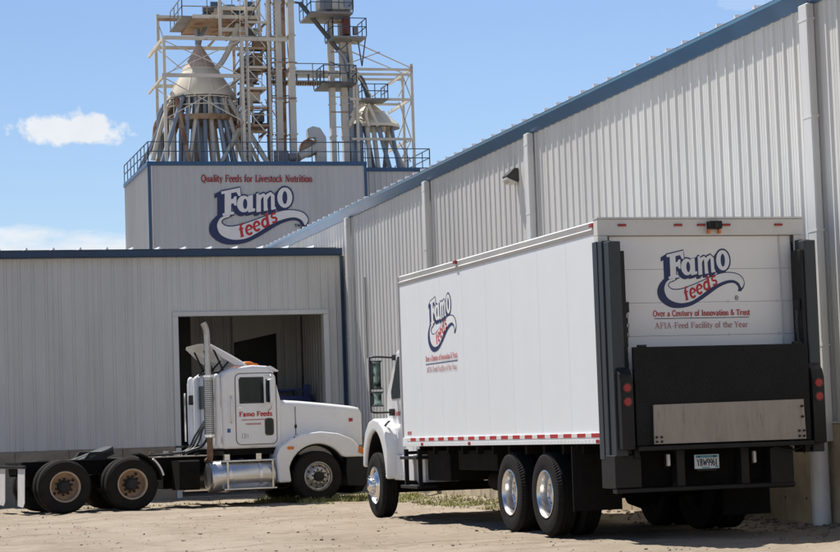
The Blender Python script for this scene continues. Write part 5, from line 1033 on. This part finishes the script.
for s_, yo, yi in ((1, .02, .56), (-1, TW-.02, TW-.56)):
    arch = [(4.33, .42), (4.30, .95), (4.36, 1.12), (4.62, 1.30), (4.85, 1.385), (5.25, 1.415), (5.62, 1.37), (5.92, 1.25), (6.12, 1.05), (6.19, .88), (5.79, .88)]+[(5.17+.635*math.cos(t), RT+.02+.635*math.sin(t)) for t in np.linspace(.62, pi-.30, 14)]+[(4.60, .42)]
    mk('fender', G().prism(arch, lambda u, v, d: (u, d, v), yo, yi), 'white_paint', tt, bevel=.05, seg=3)
    mk('fender_liner', G().prism([(5.17+r*math.cos(t), RT+.02+r*math.sin(t)) for r, ts in ((.60, np.linspace(.45, pi-.2, 16)), (.626, np.linspace(pi-.2, .45, 16))) for t in ts], lambda u, v, d: (u, d, v), yo+s_*.07, yi+s_*.3), 'underbody', tt)
    mk('marker_lamp', G().tube((4.58, yo-s_*.006, 1.10), (4.58, yo+s_*.01, 1.10), .001, n=4).prism(rrect(4.52, 1.075, 4.66, 1.135, .028), lambda u, v, d: (u, d, v), yo-s_*.018, yo+s_*.004), 'amber', tt)
    mk('turn_lamp', G().prism([(6.03, .97), (6.165, .91), (6.19, .96), (6.12, 1.08), (6.05, 1.10)], lambda u, v, d: (u, d, v), yo-s_*.012, yo+s_*.12), 'amber', tt, bevel=.012)
    mk('headlamp', G().box(6.18, min(yo+s_*.10, yo+s_*.36), .92, 6.24, max(yo+s_*.10, yo+s_*.36), 1.12), 'glass_mirror', tt, bevel=.015)
    mk('hood_strap', G().bar((4.36, yo+s_*.16, 1.06), (4.70, yo+s_*.02, 1.33), .04, .015), 'hub_black', tt)
mk('bumper', G().prism([(5.80, .30), (5.77, .60), (5.79, .872), (6.32, .872), (6.38, .6), (6.32, .32), (6.1, .28)], lambda u, v, d: (u, d, v), .04, TW-.04), 'black_paint', tt, bevel=.04)
mk('tow_apron', G().prism([(6.1, .29), (6.3, .33), (6.2, .17), (6.0, .14)], lambda u, v, d: (u, d, v), .3, TW-.3), 'rubber', tt)
bx('radiator', 'underbody', tt, (6.0, .75, .5), (6.2, 1.7, .9)); bx('engine_block', 'underbody', tt, (4.5, .85, .55), (5.9, 1.6, 1.05))
# fuel tank with straps and steps
tk = mk('fuel_tank', G().rings([((2.96, .39, .585), .20), ((2.965, .39, .585), .27), ((2.99, .39, .585), .303), ((3.02, .39, .585), .312), ((4.26, .39, .585), .312), ((4.29, .39, .585), .303), ((4.31, .39, .585), .24)], 36, True), 'alu_tank', tt, smooth=40)
for x in (3.35, 3.98): mk('tank_strap', G().lathe([(.314, x-.03), (.320, x-.03), (.320, x+.03), (.314, x+.03)], 36, axis='x', org=(0, .39, .585), close=True), 'alu_polished', tk); bx('tank_hanger', 'underbody', tk, (x-.04, .62, .5), (x+.04, .76, .95))
for z, y0 in ((.885, .17), (.33, .07)): bx('tank_step', 'alu_polished', tk, (3.20, y0-.02, z-.018), (4.30, y0+.16, z+.018), bevel=.008, seg=1)
for x in (3.28, 4.22): br('step_hanger', 'alu_polished', tk, (x, .08, .33), (x, .075, .87), .035, .02)
for x in (3.32, 3.98): bx('step_bracket', 'alu_polished', tk, (x-.06, .20, .90), (x+.05, .30, 1.02))
tb('filler_cap', 'hub_black', tk, (3.66, .39, .89), (3.66, .39, .935), .06)

# ---------------------------------------------------------------- loose stone, gravel, weeds
g = G(); g.lathe([(.001, -.06), (.05, -.055), (.082, -.02), (.088, .015), (.07, .055), (.035, .075), (.001, .08)], 14, org=(0, 0, .05), mod=lambda ri, k: .012*math.sin(k*2.1+ri*1.3)+.008*math.cos(k*.9+ri))
o = mk('stone', g, 'stone', None, smooth=60, loc=(11.08, 23.62, .012)); o.scale = (.66, .66, .66); tag(o, 'round reddish stone lying on the dirt near the drain pipe', 'stone')
ico = bmesh.new(); bmesh.ops.create_icosphere(ico, subdivisions=1, radius=1); iv = np.array([v.co[:] for v in ico.verts]); ifc = [tuple(v.index for v in f_.verts) for f_ in ico.faces]; ico.free()
iv20, if20 = iv, ifc
def gz(x, y):
    i = np.clip(np.searchsorted(gx, x)-1, 0, nx-2); j = np.clip(np.searchsorted(gy, y)-1, 0, ny-2); return Z[j, i]
V, Fc = [], []; k = 0
for _ in range(3400):
    r = random.random()
    if r < .33: x, y, s_ = WX-.06-abs(random.gauss(0, .45)), random.uniform(19, 40), random.uniform(.008, .035)
    else: x, y, s_ = random.uniform(0, 11.4), 20.5+random.random()**1.3*27, random.uniform(.004, .013) if random.random() < .965 else random.uniform(.018, .032)
    if x > 11.5: continue
    z = gz(x, y)+s_*.25; a = random.uniform(0, 6.28); sc = np.array([s_*random.uniform(.8, 1.5), s_*random.uniform(.7, 1.1), s_*random.uniform(.4, .8)])
    q = iv20*(1+rng.uniform(-.25, .25, (len(iv20), 1)))*sc; ca, sa = math.cos(a), math.sin(a)
    q = np.stack([q[:, 0]*ca-q[:, 1]*sa+x, q[:, 0]*sa+q[:, 1]*ca+y, q[:, 2]+z], -1)
    V.append(q); Fc += [tuple(i+k for i in f_) for f_ in if20]; k += len(q)
me = bpy.data.meshes.new('gravel'); me.from_pydata(np.concatenate(V).tolist(), [], Fc); me.materials.append(MAT['pebble']); stuff(tag(ob('gravel', me), 'loose gravel and small stones scattered over the dirt yard', 'gravel'))
V, Fc = [], []
def blade(x, y, h, ln):
    a = random.uniform(0, 6.28); w = random.uniform(.006, .013); k = len(V); z = gz(x, y)-.01; ca, sa = math.cos(a), math.sin(a)
    for t, ww in ((0, 1), (.55, .75), (1, .05)):
        cx_, cy_ = x+ca*ln*t*t, y+sa*ln*t*t
        V.append((cx_-sa*w*ww, cy_+ca*w*ww, z+h*t)); V.append((cx_+sa*w*ww, cy_-ca*w*ww, z+h*t))
    Fc.extend([(k, k+1, k+3, k+2), (k+2, k+3, k+5, k+4)])
def tuft(cx_, cy_, sx, sy, n, h):
    for _ in range(n): blade(random.gauss(cx_, sx), random.gauss(cy_, sy), h*random.uniform(.3, 1), random.uniform(.01, .12))
for _ in range(110): tuft(random.uniform(8.2, 11.2), random.gauss(43.9, .5), .10, .10, 22, random.uniform(.05, .17))
for _ in range(160): tuft(random.uniform(9.0, 11.3), random.gauss(42.3, .9), .10, .10, 20, random.uniform(.04, .13))
for _ in range(120): tuft(random.uniform(10.3, 11.45), random.uniform(33, 42), .10, .12, 20, random.uniform(.04, .14))
for _ in range(22): tuft(random.uniform(4.5, 8), random.gauss(43.9, .4), .08, .08, 14, random.uniform(.03, .08))
for _ in range(30): tuft(random.uniform(8.8, 10.2), random.gauss(41.9, .25), .05, .05, 24, random.uniform(.06, .16))
me = bpy.data.meshes.new('weeds'); me.from_pydata(V, [], Fc); me.materials.append(MAT['grass']); stuff(tag(ob('weeds', me), 'sparse yellow green weeds growing beside the tractor and along the wall', 'weeds'))
